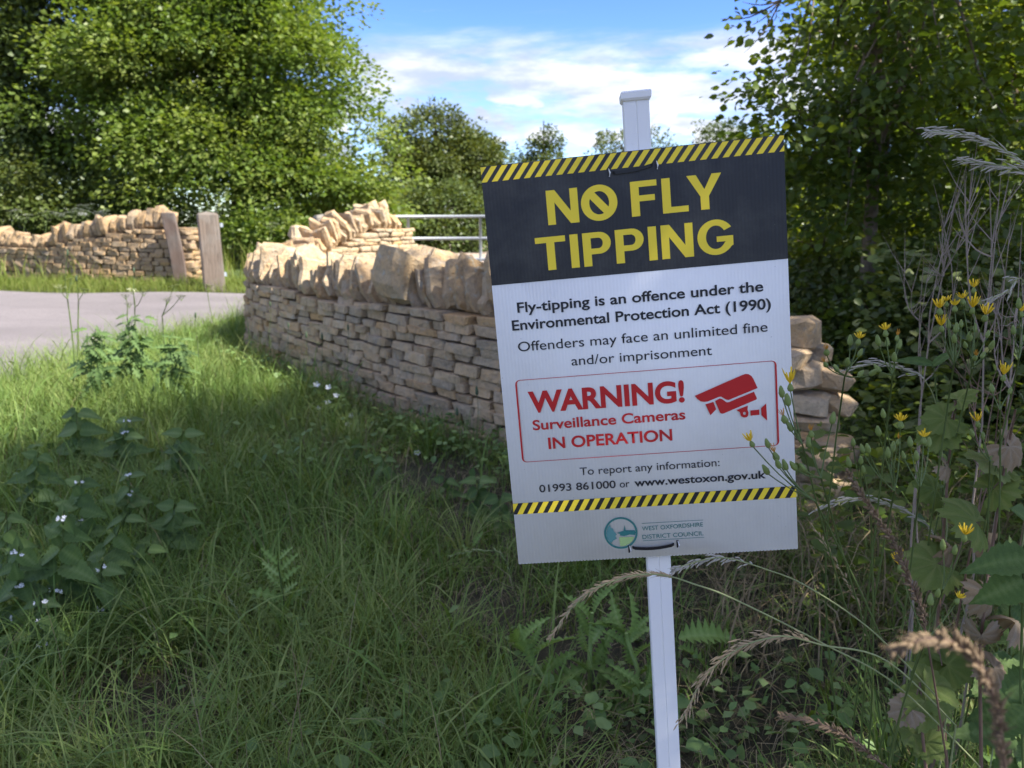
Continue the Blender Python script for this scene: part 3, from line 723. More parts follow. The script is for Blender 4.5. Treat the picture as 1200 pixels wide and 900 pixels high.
for px, py, Y, sz, ln in ((430, 271, 9.3, (.16, .4, .38), -.1), (441, 272, 9.4, (.13, .4, .40), -.05)):
    p = at(px, py, Y); place('coping_stone', NC[3], Matrix.Translation(p) @ Euler((0, ln, R(62))).to_matrix().to_4x4() @ Matrix.Diagonal((*sz, 1)), nw)
block(352, 272, 8.3, (.3, .32, .2), 9, .4, .2)
# the big slab lying in the coping left of the sign
p = at(478, 352, 4.75); place('coping_stone', NC[5], Matrix.Translation(p) @ Euler((0, .12, R(-48))).to_matrix().to_4x4() @ Matrix.Diagonal((.34, .42, .34, 1)), nw)
fpath = Path([(-13.5, 16), (-11, 15.4), (-9, 14.6), (-7.6, 13.95), (-6.5, 13.6), (-5.45, 13.35)])
def fbody(s): return .56 + .38*min(1, max(0, (s-(fpath.len-3.3))/2.6))
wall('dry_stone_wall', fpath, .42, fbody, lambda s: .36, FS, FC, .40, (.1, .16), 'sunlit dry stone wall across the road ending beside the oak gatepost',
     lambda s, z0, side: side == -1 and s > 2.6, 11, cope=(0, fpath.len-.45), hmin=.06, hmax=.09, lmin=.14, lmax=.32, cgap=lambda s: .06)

# ------------------------------------------------------------ gateposts and gate
def wpost(px0, px1, ytop, Y, name, label, mat, rz, depth, lean=(0, 0), pyr=.05, h=None):
    cx = ((px0+px1)/2-600)/FP; tp = at((px0+px1)/2, ytop, Y); w = (px1-px0)/FP*Y
    gy = gz(tp.x, tp.y); e = empty(name, (tp.x-lean[0], Y-lean[1], gy), label, 'gatepost')
    H = tp.z-gy; mb = MB(); M = Matrix.Rotation(rz, 3, 'Z'); base = Vector((tp.x-lean[0], Y-lean[1], gy)); top = Vector((tp.x, Y, tp.z-pyr)); rd = random.Random(px0)
    rings = [(base-Vector((0, 0, .3)), 1.02), (base.lerp(top, .5), 1.0), (top, .97), (top+Vector((0, 0, pyr*.6)), .82)]
    c = .14
    for p, s in rings:
        for qx, qy in ((-1, -1+c), (-1+c, -1), (1-c, -1), (1, -1+c), (1, 1-c), (1-c, 1), (-1+c, 1), (-1, 1-c)):
            mb.v.append(p + M @ Vector((qx*w/2*s+rd.uniform(-.004, .004), qy*depth/2*s, 0)))
    for i in range(3):
        for j in range(8): mb.f.append((i*8+j, i*8+(j+1) % 8, i*8+8+(j+1) % 8, i*8+8+j))
    mb.v.append(top+Vector((0, 0, pyr))); k = len(mb.v)-1
    for j in range(8): mb.f.append((24+j, 24+(j+1) % 8, k))
    mb.build('shaft', mat, e, smooth=False); return e, base, top, M, w
g1 = wpost(231, 254, 248, 12.0, 'gatepost', 'thick square weathered oak gatepost with a pointed top', WOOD, R(24), .24, lean=(-.03, 0))
e, base, top, M, w = g1
REDT = plain('faded_red_reflector', (.35, .06, .05), .5); PALE_T = plain('pale_metal_plate', (.32, .36, .42), .5)
for zt, sz, mt, nm in ((.92, (.05, .004, .04), REDT, 'reflector'), (1.03, (.05, .004, .06), PALE_T, 'metal_strip'), (.72, (.045, .004, .12), PALE_T, 'metal_strip')):
    mb = MB(); c = base + Vector((0, 0, zt)) + M @ Vector((-w/2-.006, -.03, 0)); mb.box(c, (.004, sz[0], sz[2]), M); mb.build(nm, mt, e, smooth=False)
for zt in (1.0, .25): mb = MB(); mb.box(base+Vector((0, 0, zt))+M @ Vector((w/2+.01, 0, 0)), (.02, .05, .03), M); mb.build('hinge_plate', PALE_T, e, smooth=False)
wpost(189, 204, 249, 13.05, 'gatepost', 'thin dark board post leaning against the far wall end', WOODD, R(4), .08, lean=(-.12, -.1), pyr=.01)
wpost(368, 387, 251, 11.25, 'gatepost', 'grey oak gatepost top showing above the stone wall by the metal gate', WOODG, R(28), .25)
gx0, gx1 = (396.5-600)/FP*11.3, 1.02
gate = empty('field_gate', (gx0, 11.3, gz(gx0, 11.3)), 'galvanised tubular metal field gate standing between the wall and the sign', 'gate')
for zq in (1.345, 1.035, .735, .52, .35):
    MB().tube([(gx0, 11.3, zq), (gx1, 11.3, zq+.01)], .022, 8).build('rail', GALV, gate)
for x in (gx0, gx0+1.06, gx0+2.1, gx1): MB().tube([(x, 11.3-.001, .3 if True else 0), (x, 11.3-.001, 1.36 if x in (gx0, gx1) else 1.35)], .025 if x in (gx0, gx1) else .02, 8).build('upright', GALV, gate)
e, *_ = wpost(688, 712, 251, 11.35, 'gatepost', 'grey oak gatepost hidden behind the sign at the closing end of the gate', WOODG, R(5), .22)

# ------------------------------------------------------------ trees
def lob(px, py, Y, rx, ry=None, rz=None):
    p = at(px, py, Y); return (p.x, p.y, p.z, rx, ry or rx, rz or rx)
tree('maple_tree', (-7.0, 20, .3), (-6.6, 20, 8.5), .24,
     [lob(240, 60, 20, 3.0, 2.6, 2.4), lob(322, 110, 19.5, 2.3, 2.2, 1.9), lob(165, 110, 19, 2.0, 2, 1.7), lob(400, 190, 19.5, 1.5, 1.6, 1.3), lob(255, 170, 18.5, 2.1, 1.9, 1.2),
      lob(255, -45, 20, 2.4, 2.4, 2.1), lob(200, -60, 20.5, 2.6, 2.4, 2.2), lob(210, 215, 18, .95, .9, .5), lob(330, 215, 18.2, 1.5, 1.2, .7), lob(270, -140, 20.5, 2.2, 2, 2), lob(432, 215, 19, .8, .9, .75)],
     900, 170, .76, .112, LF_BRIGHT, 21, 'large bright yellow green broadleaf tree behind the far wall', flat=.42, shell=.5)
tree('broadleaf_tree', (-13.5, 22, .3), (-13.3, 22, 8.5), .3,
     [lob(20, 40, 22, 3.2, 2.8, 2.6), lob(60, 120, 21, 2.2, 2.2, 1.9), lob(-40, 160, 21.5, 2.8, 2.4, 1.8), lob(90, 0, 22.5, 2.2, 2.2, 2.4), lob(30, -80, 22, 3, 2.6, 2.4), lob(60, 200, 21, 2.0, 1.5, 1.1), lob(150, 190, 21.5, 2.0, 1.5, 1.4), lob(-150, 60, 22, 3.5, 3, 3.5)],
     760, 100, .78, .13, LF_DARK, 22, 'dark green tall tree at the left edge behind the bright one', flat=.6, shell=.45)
tree('hedge_tree', (-2.8, 30, .3), (-2.8, 30, 5.2), .18,
     [lob(500, 165, 30, 1.7, 1.5, 1.25), lob(525, 200, 29.5, 1.9, 1.6, 1.4), lob(560, 190, 30, 1.1, 1.2, 1.25), lob(480, 210, 29, 1.3, 1.2, 1.2), lob(575, 215, 30, 1.0, 1, .9)],
     800, 44, .34, .12, LF_MID, 23, 'rounded olive green hawthorn between the bright tree and the sign', flat=.8)
tree('hedge_tree', (1.4, 38, .3), (1.5, 38, 6.0), .12, [lob(633, 185, 38, 1.1, 1, .9), lob(640, 165, 38, .75, .7, .8), lob(622, 205, 38, 1.3, 1.2, .9)],
     150, 26, .35, .14, LF_MID, 24, 'small pointed tree just left above the top left corner of the sign', flat=.6, shell=.2)
tree('hedge_tree', (6.1, 40, .3), (6.1, 40, 6.2), .15, [lob(730, 175, 40, 1.7, 1.4, 1.2), lob(765, 180, 40, 1.5, 1.3, 1.0), lob(715, 195, 40, 1.5, 1.3, 1), lob(750, 210, 40, 2.3, 1.5, 1.2)],
     260, 30, .4, .14, LF_MID, 25, 'olive green tree directly behind the top of the sign post', flat=.7, shell=.3)
tree('hedge_tree', (11.4, 42, .3), (11.4, 42, 6.2), .15, [lob(848, 165, 42, 1.6, 1.4, 1.1), lob(880, 180, 42, 1.7, 1.4, 1.4), lob(830, 200, 42, 2.0, 1.4, 1.4)],
     240, 28, .4, .14, LF_MID, 26, 'greyish green tree above the top right corner of the sign', flat=.7, shell=.3)
for i, (px, Y, rr, top_) in enumerate(((610, 34, 1.5, 215), (680, 36, 1.8, 212), (800, 36, 2.0, 212), (900, 34, 2.2, 205), (980, 33, 2.4, 195))):
    X = (px-600)/FP*Y
    tree('hedge_shrub', (X, Y, .3), (X, Y, 2.2), .08, [lob(px, top_+25, Y, rr, rr*.8, 1.1), lob(px+8, top_+45, Y, rr*1.15, rr*.8, 1.0)], 150, 30, .35, .13, LF_MID, 40+i,
         ['low green shrub under the small pointed tree left of the sign', 'low hedge shrub hidden behind the black top of the sign', 'low hedge shrub hidden behind the sign right of its post', 'low hedge shrub behind the upper right corner of the sign', 'low hedge shrub showing through the dark right hand trees'][i], 'shrub', 'field hedge', flat=.8, nl=10)
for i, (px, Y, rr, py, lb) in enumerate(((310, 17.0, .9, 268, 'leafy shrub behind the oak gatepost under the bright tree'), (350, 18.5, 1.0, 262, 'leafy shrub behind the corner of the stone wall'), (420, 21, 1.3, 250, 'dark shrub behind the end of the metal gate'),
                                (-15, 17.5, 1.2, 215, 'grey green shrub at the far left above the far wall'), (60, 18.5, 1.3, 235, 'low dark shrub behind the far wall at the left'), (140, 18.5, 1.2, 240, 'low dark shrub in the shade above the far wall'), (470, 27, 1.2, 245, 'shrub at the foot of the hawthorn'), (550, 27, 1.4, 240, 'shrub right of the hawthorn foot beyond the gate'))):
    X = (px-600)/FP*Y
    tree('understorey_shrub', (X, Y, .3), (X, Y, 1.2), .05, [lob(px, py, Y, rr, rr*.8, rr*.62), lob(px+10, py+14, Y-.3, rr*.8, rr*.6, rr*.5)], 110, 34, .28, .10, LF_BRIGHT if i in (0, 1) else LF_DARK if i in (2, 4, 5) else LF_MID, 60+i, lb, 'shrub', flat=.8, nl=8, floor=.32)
for i in range(9):
    X = -24+i*2.7; Y = 26+.6*math.sin(i*2)
    tree('hedge_shrub', (X, Y, .3), (X, Y, 2), .07, [(X, Y, 1.5, 1.9, 1.1, 1.2), (X+.7, Y-.3, .9, 1.9, 1, .8)], 190, 34, .36, .13, LF_DARK, 140+i, 'dark hedge shrub number %s from the left, deep behind the big trees' % ('one two three four five six seven eight nine'.split()[i]), 'shrub', 'dark hedge behind the big trees', flat=.8, nl=8, floor=.35)
# right hand thicket
tree('young_maple', (2.62, 5.6, .07), (2.35, 5.3, 4.4), .06,
     [lob(1000, 60, 5.3, .75, .8, .6), lob(930, 135, 5.0, .42, .6, .28), lob(1060, 120, 5.4, .8, .8, .5), lob(960, 165, 5.2, .55, .6, .3), lob(1090, 20, 5.6, .8, .8, .6), lob(985, 215, 5.3, .55, .5, .3),
      lob(1010, -60, 5.3, .7, .8, .6), lob(1040, 200, 5.6, .7, .6, .4)],
     270, 34, .24, .054, LF_NEAR, 31, 'slender young tree with dark leaves just right of the sign', T=T4, flat=.5, shell=.3, bark=BARKP, nl=30)
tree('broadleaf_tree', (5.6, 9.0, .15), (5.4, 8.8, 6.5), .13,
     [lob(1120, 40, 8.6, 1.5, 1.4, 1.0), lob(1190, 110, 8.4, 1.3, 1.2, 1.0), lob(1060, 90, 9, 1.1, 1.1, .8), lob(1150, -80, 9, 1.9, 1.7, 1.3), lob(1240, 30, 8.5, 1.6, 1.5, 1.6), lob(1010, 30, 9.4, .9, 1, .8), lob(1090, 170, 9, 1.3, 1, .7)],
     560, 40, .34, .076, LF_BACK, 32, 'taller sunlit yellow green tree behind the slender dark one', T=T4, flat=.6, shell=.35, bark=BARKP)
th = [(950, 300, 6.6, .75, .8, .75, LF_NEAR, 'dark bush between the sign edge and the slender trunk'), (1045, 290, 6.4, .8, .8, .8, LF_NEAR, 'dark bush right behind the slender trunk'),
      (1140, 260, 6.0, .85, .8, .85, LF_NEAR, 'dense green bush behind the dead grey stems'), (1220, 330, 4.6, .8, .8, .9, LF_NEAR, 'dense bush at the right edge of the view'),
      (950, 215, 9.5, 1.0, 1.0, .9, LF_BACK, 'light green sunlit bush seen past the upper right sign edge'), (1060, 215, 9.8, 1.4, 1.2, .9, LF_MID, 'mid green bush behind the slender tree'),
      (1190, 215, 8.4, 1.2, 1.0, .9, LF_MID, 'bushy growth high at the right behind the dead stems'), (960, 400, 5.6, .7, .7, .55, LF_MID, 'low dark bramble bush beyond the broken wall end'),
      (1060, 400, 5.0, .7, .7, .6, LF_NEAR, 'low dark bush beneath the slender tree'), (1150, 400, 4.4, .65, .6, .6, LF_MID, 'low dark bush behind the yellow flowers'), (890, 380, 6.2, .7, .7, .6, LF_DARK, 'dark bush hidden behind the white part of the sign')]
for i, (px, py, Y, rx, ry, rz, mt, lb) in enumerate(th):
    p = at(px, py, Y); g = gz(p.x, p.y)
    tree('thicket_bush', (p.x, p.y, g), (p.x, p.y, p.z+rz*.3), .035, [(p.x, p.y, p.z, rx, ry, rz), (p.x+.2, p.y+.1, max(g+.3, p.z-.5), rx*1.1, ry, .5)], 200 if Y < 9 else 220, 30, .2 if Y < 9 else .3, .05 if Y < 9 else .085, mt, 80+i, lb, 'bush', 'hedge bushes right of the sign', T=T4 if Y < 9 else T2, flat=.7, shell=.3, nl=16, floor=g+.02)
# trees beside and behind the camera that shade the verge
for i, (x, y, h, lb) in enumerate(((4.3, .9, 8.0, 'tall hedgerow tree out of view at the right beside the sign'), (5.4, 3.6, 6.2, 'hedgerow tree out of view past the right edge'))):
    lb_ = [(x, y, h*.62, 2.1, 2.0, 1.9), (x-1.2, y-.3, h*.72, 1.5, 1.5, 1.3), (x+.4, y+.3, h*.88, 1.5, 1.4, 1.2), (x-.4, y-1, h*.8, 1.6, 1.5, 1.3)]
    if i == 1: lb_ = [(x, y, h*.6, 1.4, 1.2, 1.6), (x+.3, y, h*.8, 1.2, 1.2, 1.1)]
    tree('hedgerow_tree', (x, y, gz(x, y)), (x, y, h*.9), .15, lb_, 600 if i < 1 else 330, 34, .36, .10, LF_NEAR, 120+i, lb, 'tree', flat=.5, shell=.3)

# ------------------------------------------------------------ grass
def in_road(x, y):
    # inside the road or track band
    m = np.zeros(len(x), bool)
    for A, B in ((near_e, far_e), (te1, te2)):
        ax = np.array([p.x for p in A]); ay = np.array([p.y for p in A]); bx = np.array([p.x for p in B]); by = np.array([p.y for p in B])
        if A is near_e:
            m |= (x < -2.6) & (y > np.interp(x, ax, ay)) & (y < np.interp(x, bx, by))
        else:
            m |= (y > 9.7) & (y < 36) & (x < np.interp(y, ay, ax)) & (x > np.interp(y, by, bx))
    return m
WP = np.array([[p.x, p.y] for p in npath.p])
def wall_dist(x, y): return np.min(np.hypot(x[:, None]-WP[None, :, 0], y[:, None]-WP[None, :, 1]), axis=1)
def gzv(x, y): return np.clip((y-2)*.021, 0, .31)+.02*np.sin(x*1.7+.6)*np.cos(y*1.3)
def vnoise(x, y, s, seed):
    r = np.random.default_rng(seed); v = np.zeros_like(x)
    for k in range(5): a = r.random()*6.28; f = s*(1+k*.6); v += np.sin((x*math.cos(a)+y*math.sin(a))*f+r.random()*6)/(1+k*.4)
    return v/3
def blades(name, P, h, w, bend, mat, label, seed, seg=3, tint=None, az=None):
    rg = np.random.default_rng(seed); n = len(P); az = rg.random(n)*2*math.pi if az is None else az
    d = np.stack([np.cos(az), np.sin(az), 0*az], 1); tw = az+math.pi/2+rg.normal(size=n)*.5; sd = np.stack([np.cos(tw), np.sin(tw), 0*az], 1)
    ts = np.linspace(0, 1, seg+1); V = []
    for t in ts:
        ang = bend*t; reach = h*(1-np.cos(ang*1.0))/np.maximum(bend, .05) if False else h*np.sin(ang*.62)*t*.95
        up = h*t*np.cos(ang*.62)
        c = P + d*reach[:, None]; c[:, 2] = P[:, 2]+up
        wd = w*(1-t)**.7*(.55+.45*min(1, t*3+.2)) if t < 1 else w*.0
        if t < 1: V.append(c-sd*wd[:, None]/2); V.append(c+sd*wd[:, None]/2)
        else: V.append(c)
    k = 2*seg+1; V = np.stack(V, 1).reshape(-1, 3); base = (np.arange(n)*k)[:, None]
    Fq = np.concatenate([base+np.array([[2*i, 2*i+1, 2*i+3, 2*i+2]]) for i in range(seg-1)]); Ft = base+np.array([[2*seg-2, 2*seg-1, 2*seg]])
    t_ = np.clip(rg.random(n)*.75 if tint is None else tint, 0, 1)
    o = fast(name, V, [Fq, Ft], mat, tint=np.repeat(t_, k)); tag(o, label, None, None, 'stuff'); return o
def scatter(n, x0, x1, y0, y1, seed, near=False):
    rg = np.random.default_rng(seed)
    if near:
        y = y0*(y1/y0)**rg.random(n); x = x0+(x1-x0)*rg.random(n)
    else: x = x0+(x1-x0)*rg.random(n); y = y0+(y1-y0)*rg.random(n)
    return x, y, rg
# bare patch masks
def bare(x, y):
    b = np.zeros(len(x))
    for cx, cy, r in ((.28, 1.95, .36), (.32, 1.6, .3), (.55, 1.75, .3), (-.95, 1.75, .22), (.0, 3.1, .3), (-.35, 3.55, .3), (.9, 1.9, .35), (-.1, 2.3, .2), (.7, 2.4, .3)): b = np.maximum(b, np.exp(-((x-cx)**2+(y-cy)**2)/r**2))
    return b
def verge(n, seed, hmul, wmul, ex=0):
    x, y, rg = scatter(n, -5.6, 3.2, 1.25, 9.3, seed, True)
    keep = (~in_road(x, y)) & (wall_dist(x, y) > .27) & (x > -y*.75-1.1) & (x < y*.72+.3) & ((x < 1.3) | (rg.random(n) < .45)) & (rg.random(n) > np.clip(bare(x, y)*1.5, 0, .95))
    keep &= ~((y > 6.6) & (x > -2.5)); x, y = x[keep], y[keep]; m = len(x)
    edge = 1-np.clip((x+2.0)/-2.5, 0, 1)*.35
    h = (.06+.19*rg.random(m)**1.3)*(1+.45*vnoise(x, y, 2.6, 3))*hmul*edge*(1+.6*np.clip((y-3.6)/1.5, 0, 1)*(x < -.9)); w = (.0022+.0034*rg.random(m))*wmul
    return x, y, h, w, rg
x, y, h, w, rg = verge(215000, 1, 1.25, 1.15)
blades('grass', np.stack([x, y, gzv(x, y)-.01], 1), h, w, .5+1.5*rg.random(len(x)), GRASS, 'shaded green verge grass', 2, tint=.3+.3*vnoise(x, y, 1.5, 8)+.35*rg.random(len(x)))
x, y, h, w, rg = verge(13000, 11, 1.7, 2.4)
blades('long_grass', np.stack([x, y, gzv(x, y)-.01], 1), h, w, 1.0+1.5*rg.random(len(x)), GRASS, 'long arching grass blades', 12, seg=6, tint=.25+.5*rg.random(len(x)))
x, y, h, w, rg = verge(1500, 15, 1, 1); k = (x < 1.1) & (vnoise(x, y, 1.9, 5) > -.25); x, y = x[k], y[k]; m = len(x); c = 26; a = rg.random((m, c))*6.28
P = np.stack([(x[:, None]+.035*np.cos(a)*rg.random((m, c))).ravel(), (y[:, None]+.035*np.sin(a)*rg.random((m, c))).ravel()], 1); H = np.repeat(.13+.2*rg.random(m), c)*(.6+.6*rg.random(m*c))
blades('grass_tufts', np.concatenate([P, gzv(P[:, 0], P[:, 1])[:, None]-.01], 1), H, .004+.006*rg.random(m*c), .3+1.5*rg.random(m*c), GRASS, 'taller green tufts of grass', 16, seg=5, tint=np.repeat(.7*rg.random(m), c)+.3*rg.random(m*c), az=a.ravel())
x, y, rg = scatter(17000, -4, 2.6, 1.2, 6.5, 31, True); k = (y < 4.2) & (wall_dist(x, y) > .22) & ~in_road(x, y); x, y = x[k], y[k]
blades('dead_grass', np.stack([x, y, gzv(x, y)+.004+.03*rg.random(len(x))], 1), .05+.16*rg.random(len(x)), .0016+.0022*rg.random(len(x)), 2.45+.25*rg.random(len(x)), STRAW, 'dry straw lying among the grass', 32)
# sunlit verge by the road, far verge, field
x, y, rg = scatter(30000, -18, -2.9, 11.3, 13.7, 41); k = ~in_road(x, y); x, y = x[k], y[k]
blades('grass', np.stack([x, y, gzv(x, y)], 1), .09+.16*rg.random(len(x)), .006+.006*rg.random(len(x)), .4+1.2*rg.random(len(x)), GRASS_FAR, 'sunlit grass strip at the foot of the far wall', 42, seg=2)
x, y, rg = scatter(46000, -24, 16, 13.5, 45, 43); k = ~in_road(x, y) & ((x < -2.9) | (y > 12)); x, y = x[k], y[k]; tall = np.where((y > 14) & (x < -3.3), 1.5, 1.0)*np.where(y > 33, 1.7, 1)
blades('field_grass', np.stack([x, y, gzv(x, y)], 1), (.25+.35*rg.random(len(x)))*tall, .012+.016*rg.random(len(x)), .4+1.0*rg.random(len(x)), GRASS_FAR, 'tall field grass and herbs beyond the walls', 44, seg=2)
# broad leaved ground cover
def cover(name, label, n, box, size, mat, seed, hgt, T=T4, up=1.4, cond=None):
    x, y, rg = scatter(n, *box, seed, True); k = (wall_dist(x, y) > .25) & ~in_road(x, y)
    if cond is not None: k &= cond(x, y, rg)
    x, y = x[k], y[k]; n = len(x); P = np.stack([x, y, gzv(x, y)+hgt*rg.random(n)**.8], 1)
    D = rg.normal(size=(n, 3)); D[:, 2] *= .35; Nn = rg.normal(size=(n, 3))*.45+np.array([0, 0, up])
    V, F, t = leaves_geo(P, D, Nn, size*(.5+.8*rg.random(n)), T, rg.random(n)*.8); o = fast(name, V, F, mat, tint=t); tag(o, label, kind='stuff')
cover('ground_cover', 'low broad leaved weeds among the grass', 9000, (-4.5, 2.5, 1.3, 7.5), .038, NETTLE, 51, .16, cond=lambda x, y, rg: vnoise(x, y, 2.1, 77) > .12)
cover('broad_weeds', 'small rounded weeds in the verge', 4500, (-4.5, 1.0, 1.6, 6.5), .034, NETTLE, 56, .14, T=T2, cond=lambda x, y, rg: vnoise(x, y, 1.7, 21) > .3)
x, y, h, w, rg = verge(2600, 60, 1, 1); k = (y < 5); x, y = x[k], y[k]
blades('dry_stalks', np.stack([x, y, gzv(x, y)+.02], 1), .12+.26*rg.random(len(x)), .002+.0025*rg.random(len(x)), .3+1.6*rg.random(len(x)), STRAW, 'dry yellow stalks standing in the verge', 61, seg=4)
x, y, rg = scatter(650, .55, 1.7, 1.8, 2.75, 58); x = x+.25*(y-2)
blades('dead_stalks', np.stack([x, y, gzv(x, y)+.3*rg.random(len(x))**2], 1), .15+.3*rg.random(len(x)), .003+.004*rg.random(len(x)), 1.6+.9*rg.random(len(x)), STRAW, 'broken straw and dead stalks lying before the wall end', 59, seg=4, tint=.3*rg.random(len(x)))
cover('clover', 'clover and ivy leaves on bare soil under the sign', 3600, (.1, 1.9, 1.45, 3.0), .024, CLOVER, 52, .04, cond=lambda x, y, rg: vnoise(x, y, 9, 4) > -.1)
cover('undergrowth', 'dark leafy undergrowth on the right', 15000, (.75, 5.5, 2.0, 6.8), .045, LF_NEAR, 53, .55, cond=lambda x, y, rg: x > .45+.2*y)
cover('tall_undergrowth', 'leafy green weeds growing up in front of the thicket', 9000, (1.25, 4.2, 2.5, 4.8), .05, LF_MID, 57, 1.15, cond=lambda x, y, rg: (x > .35+.36*y) & (vnoise(x, y, 3, 9) > -.2))
cover('wall_foot_weeds', 'weeds growing along the foot of the wall', 5200, (-2.6, .4, 3.3, 6.8), .034, NETTLE, 54, .2, cond=lambda x, y, rg: wall_dist(x, y) < .62)

# ------------------------------------------------------------ individual plants
def leaf_mesh(name, mat, width, seg, teeth, droop, fold=.12, lobes=0.0, prof='ovate', seed=0):
    rd = random.Random(seed); V = []; F = []; n = seg; T = []; tv = rd.random()*.4; pl = .0 if lobes else .022
    for i in range(n+1):
        t = i/n
        if prof == 'ovate': w = width*math.sin(math.pi*t**.62)**.85*(1-t)**.25*1.15 if 0 < t < 1 else (.02 if t == 0 else 0)
        else: w = width*math.sin(math.pi*t**.8)**.7 if 0 < t < 1 else .01
        w *= (1+teeth*(1 if i % 2 else -1)+rd.uniform(-.06, .06)) if 0 < i < n else 1
        if lobes and i % 2 == 0 and 0 < i < n: w *= 1-lobes
        z_ = -droop*t*t; sh = (.55/n if lobes and i % 2 else 0); wz = rd.uniform(-.03, .03)*(lobes > 0); p_ = pl*(1 if i % 2 else -1)
        for q in (-1, -.5, 0, .5, 1): V.append((w*q, t+sh*abs(q)-.12*w*abs(q)*(prof == 'ovate'), z_+fold*w*abs(q)**1.4+wz*abs(q)+(p_*(abs(q) == .5)+p_*.4*(abs(q) == 1)))); T.append(min(1, tv+(.35 if q == 0 else 0)+(.12 if i % 2 else 0)))
    for i in range(n):
        for j in range(4): a = i*5+j; F.append((a, a+1, a+6, a+5))
    return leaf_done(name, mat, V, F, T)
def leaf_done(name, mat, V, F, T):
    me = bpy.data.meshes.new(name); me.from_pydata(V, [], F); me.update(); me.materials.append(mat)
    me.polygons.foreach_set('use_smooth', [True]*len(F)); a = me.attributes.new('tint', 'FLOAT', 'POINT'); a.data.foreach_set('value', T); return me
def palm_leaf(name, mat, seed, droop):
    """rounded lobed leaf with folds running out from the stalk"""
    rd = random.Random(seed); V = [(0, .12, 0)]; T = [.6]; F = []; K = 44; tv = rd.random()*.35; nl = 7; ph = rd.random()
    for ring in (.34, .68, 1.0):
        for k in range(K+1):
            f = k/K; a = math.radians(-152+304*f); lb = abs(math.sin(math.pi*(f*nl)))**.6
            r = ring*.62*(.80+.20*lb*(ring > .5))*(1-.1*abs(2*f-1))*(1+(.06*(1 if k % 2 else -1)+rd.uniform(-.03, .03))*(ring == 1)); vein = abs((f*nl-.5) % 1-.5 if False else math.cos(math.pi*f*nl))
            x = r*math.sin(a); y = .12+r*math.cos(a); V.append((x, y, .07*vein*ring-droop*(x*x+y*y)*ring+rd.uniform(-.012, .012)+.05*math.sin(a*2+ph*6)*ring)); T.append(min(1, tv+(.35 if lb > .93 else 0)))
    for k in range(K): F.append((0, 1+k, 2+k))
    for r in range(2):
        for k in range(K): a = 1+r*(K+1)+k; F.append((a, a+K+1, a+K+2, a+1))
    return leaf_done(name, mat, V, F, T)
L_NETTLE = [leaf_mesh('nettle_leaf', NETTLE, .30, 18, .09, d, .25, seed=i) for i, d in enumerate((.15, .3, .45))]
L_THIST = [leaf_mesh('thistle_leaf', THISTLE, .2, 18, .24, d, .6, .38, 'lance', seed=10+i) for i, d in enumerate((.6, .9, .35))]
L_MUG = [leaf_mesh('mugwort_leaf', THISTLE, .22, 10, .1, d, .3, .72, 'lance', seed=20+i) for i, d in enumerate((.2, .4))]
L_PALE = [palm_leaf('pale_leaf', PALE, 30+i, d) for i, d in enumerate((.2, .45, .1, .6))]
L_WITH = [palm_leaf('withered_leaf', WITHER, 40+i, d) for i, d in enumerate((.9, 1.5))]
L_LANCE = [leaf_mesh('lance_leaf', NETTLE, .16, 10, .02, d, .3, 0, 'lance', seed=50+i) for i, d in enumerate((.2, .5))]
def petals_mesh(name, mat, n, r, cup, seed, w=.42):
    rd = random.Random(seed); V = [(0, 0, 0)]; F = []
    for i in range(n):
        a = 2*math.pi*i/n+rd.uniform(-.15, .15); q = r*rd.uniform(.8, 1.1); b = len(V); zz_ = cup*rd.uniform(.7, 1.3)
        V += [(math.cos(a-w)*q*.6, math.sin(a-w)*q*.6, zz_*.45), (math.cos(a-w*.4)*q, math.sin(a-w*.4)*q, zz_), (math.cos(a+w*.4)*q, math.sin(a+w*.4)*q, zz_), (math.cos(a+w)*q*.6, math.sin(a+w)*q*.6, zz_*.45)]
        F += [(0, b, b+1, b+2), (0, b+2, b+3)]
    me = bpy.data.meshes.new(name); me.from_pydata(V, [], F); me.update(); me.materials.append(mat); return me
FY = [petals_mesh('yellow_flower', YEL, 11, .5, c, i, .26) for i, c in enumerate((1.0, .55, .8))]
FO = [petals_mesh('withered_flower', ORANGE, 9, .4, .9, 7, .25)]
FW = [petals_mesh('white_flower', WHITE, 5, .5, c, 20+i, .55) for i, c in enumerate((.12, .3))]
def blob_mesh(name, mat, prof, k=8, ridge=0):
    V = []; F = []
    for zq, r in prof:
        for j in range(k): a = 2*math.pi*j/k; q = r*(1+ridge*(j % 2)); V.append((q*math.cos(a), q*math.sin(a), zq))
    for i in range(len(prof)-1):
        for j in range(k): F.append((i*k+j, i*k+(j+1) % k, i*k+k+(j+1) % k, i*k+k+j))
    F.append(tuple(reversed(range(k)))); F.append(tuple(range((len(prof)-1)*k, len(prof)*k)))
    me = bpy.data.meshes.new(name); me.from_pydata(V, [], F); me.update(); me.materials.append(mat); me.polygons.foreach_set('use_smooth', [True]*len(F)); return me
BUDM = blob_mesh('bud', BUD, [(0, .12), (.12, .34), (.4, .44), (.75, .30), (1, .12)], 12, .12)
DARKBUD = plain('dark_green_bud', (.05, .08, .04), .7)
SPIKE = blob_mesh('plantain_head', DARKBUD, [(0, .1), (.15, .2), (.6, .18), (1, .05)], 7)
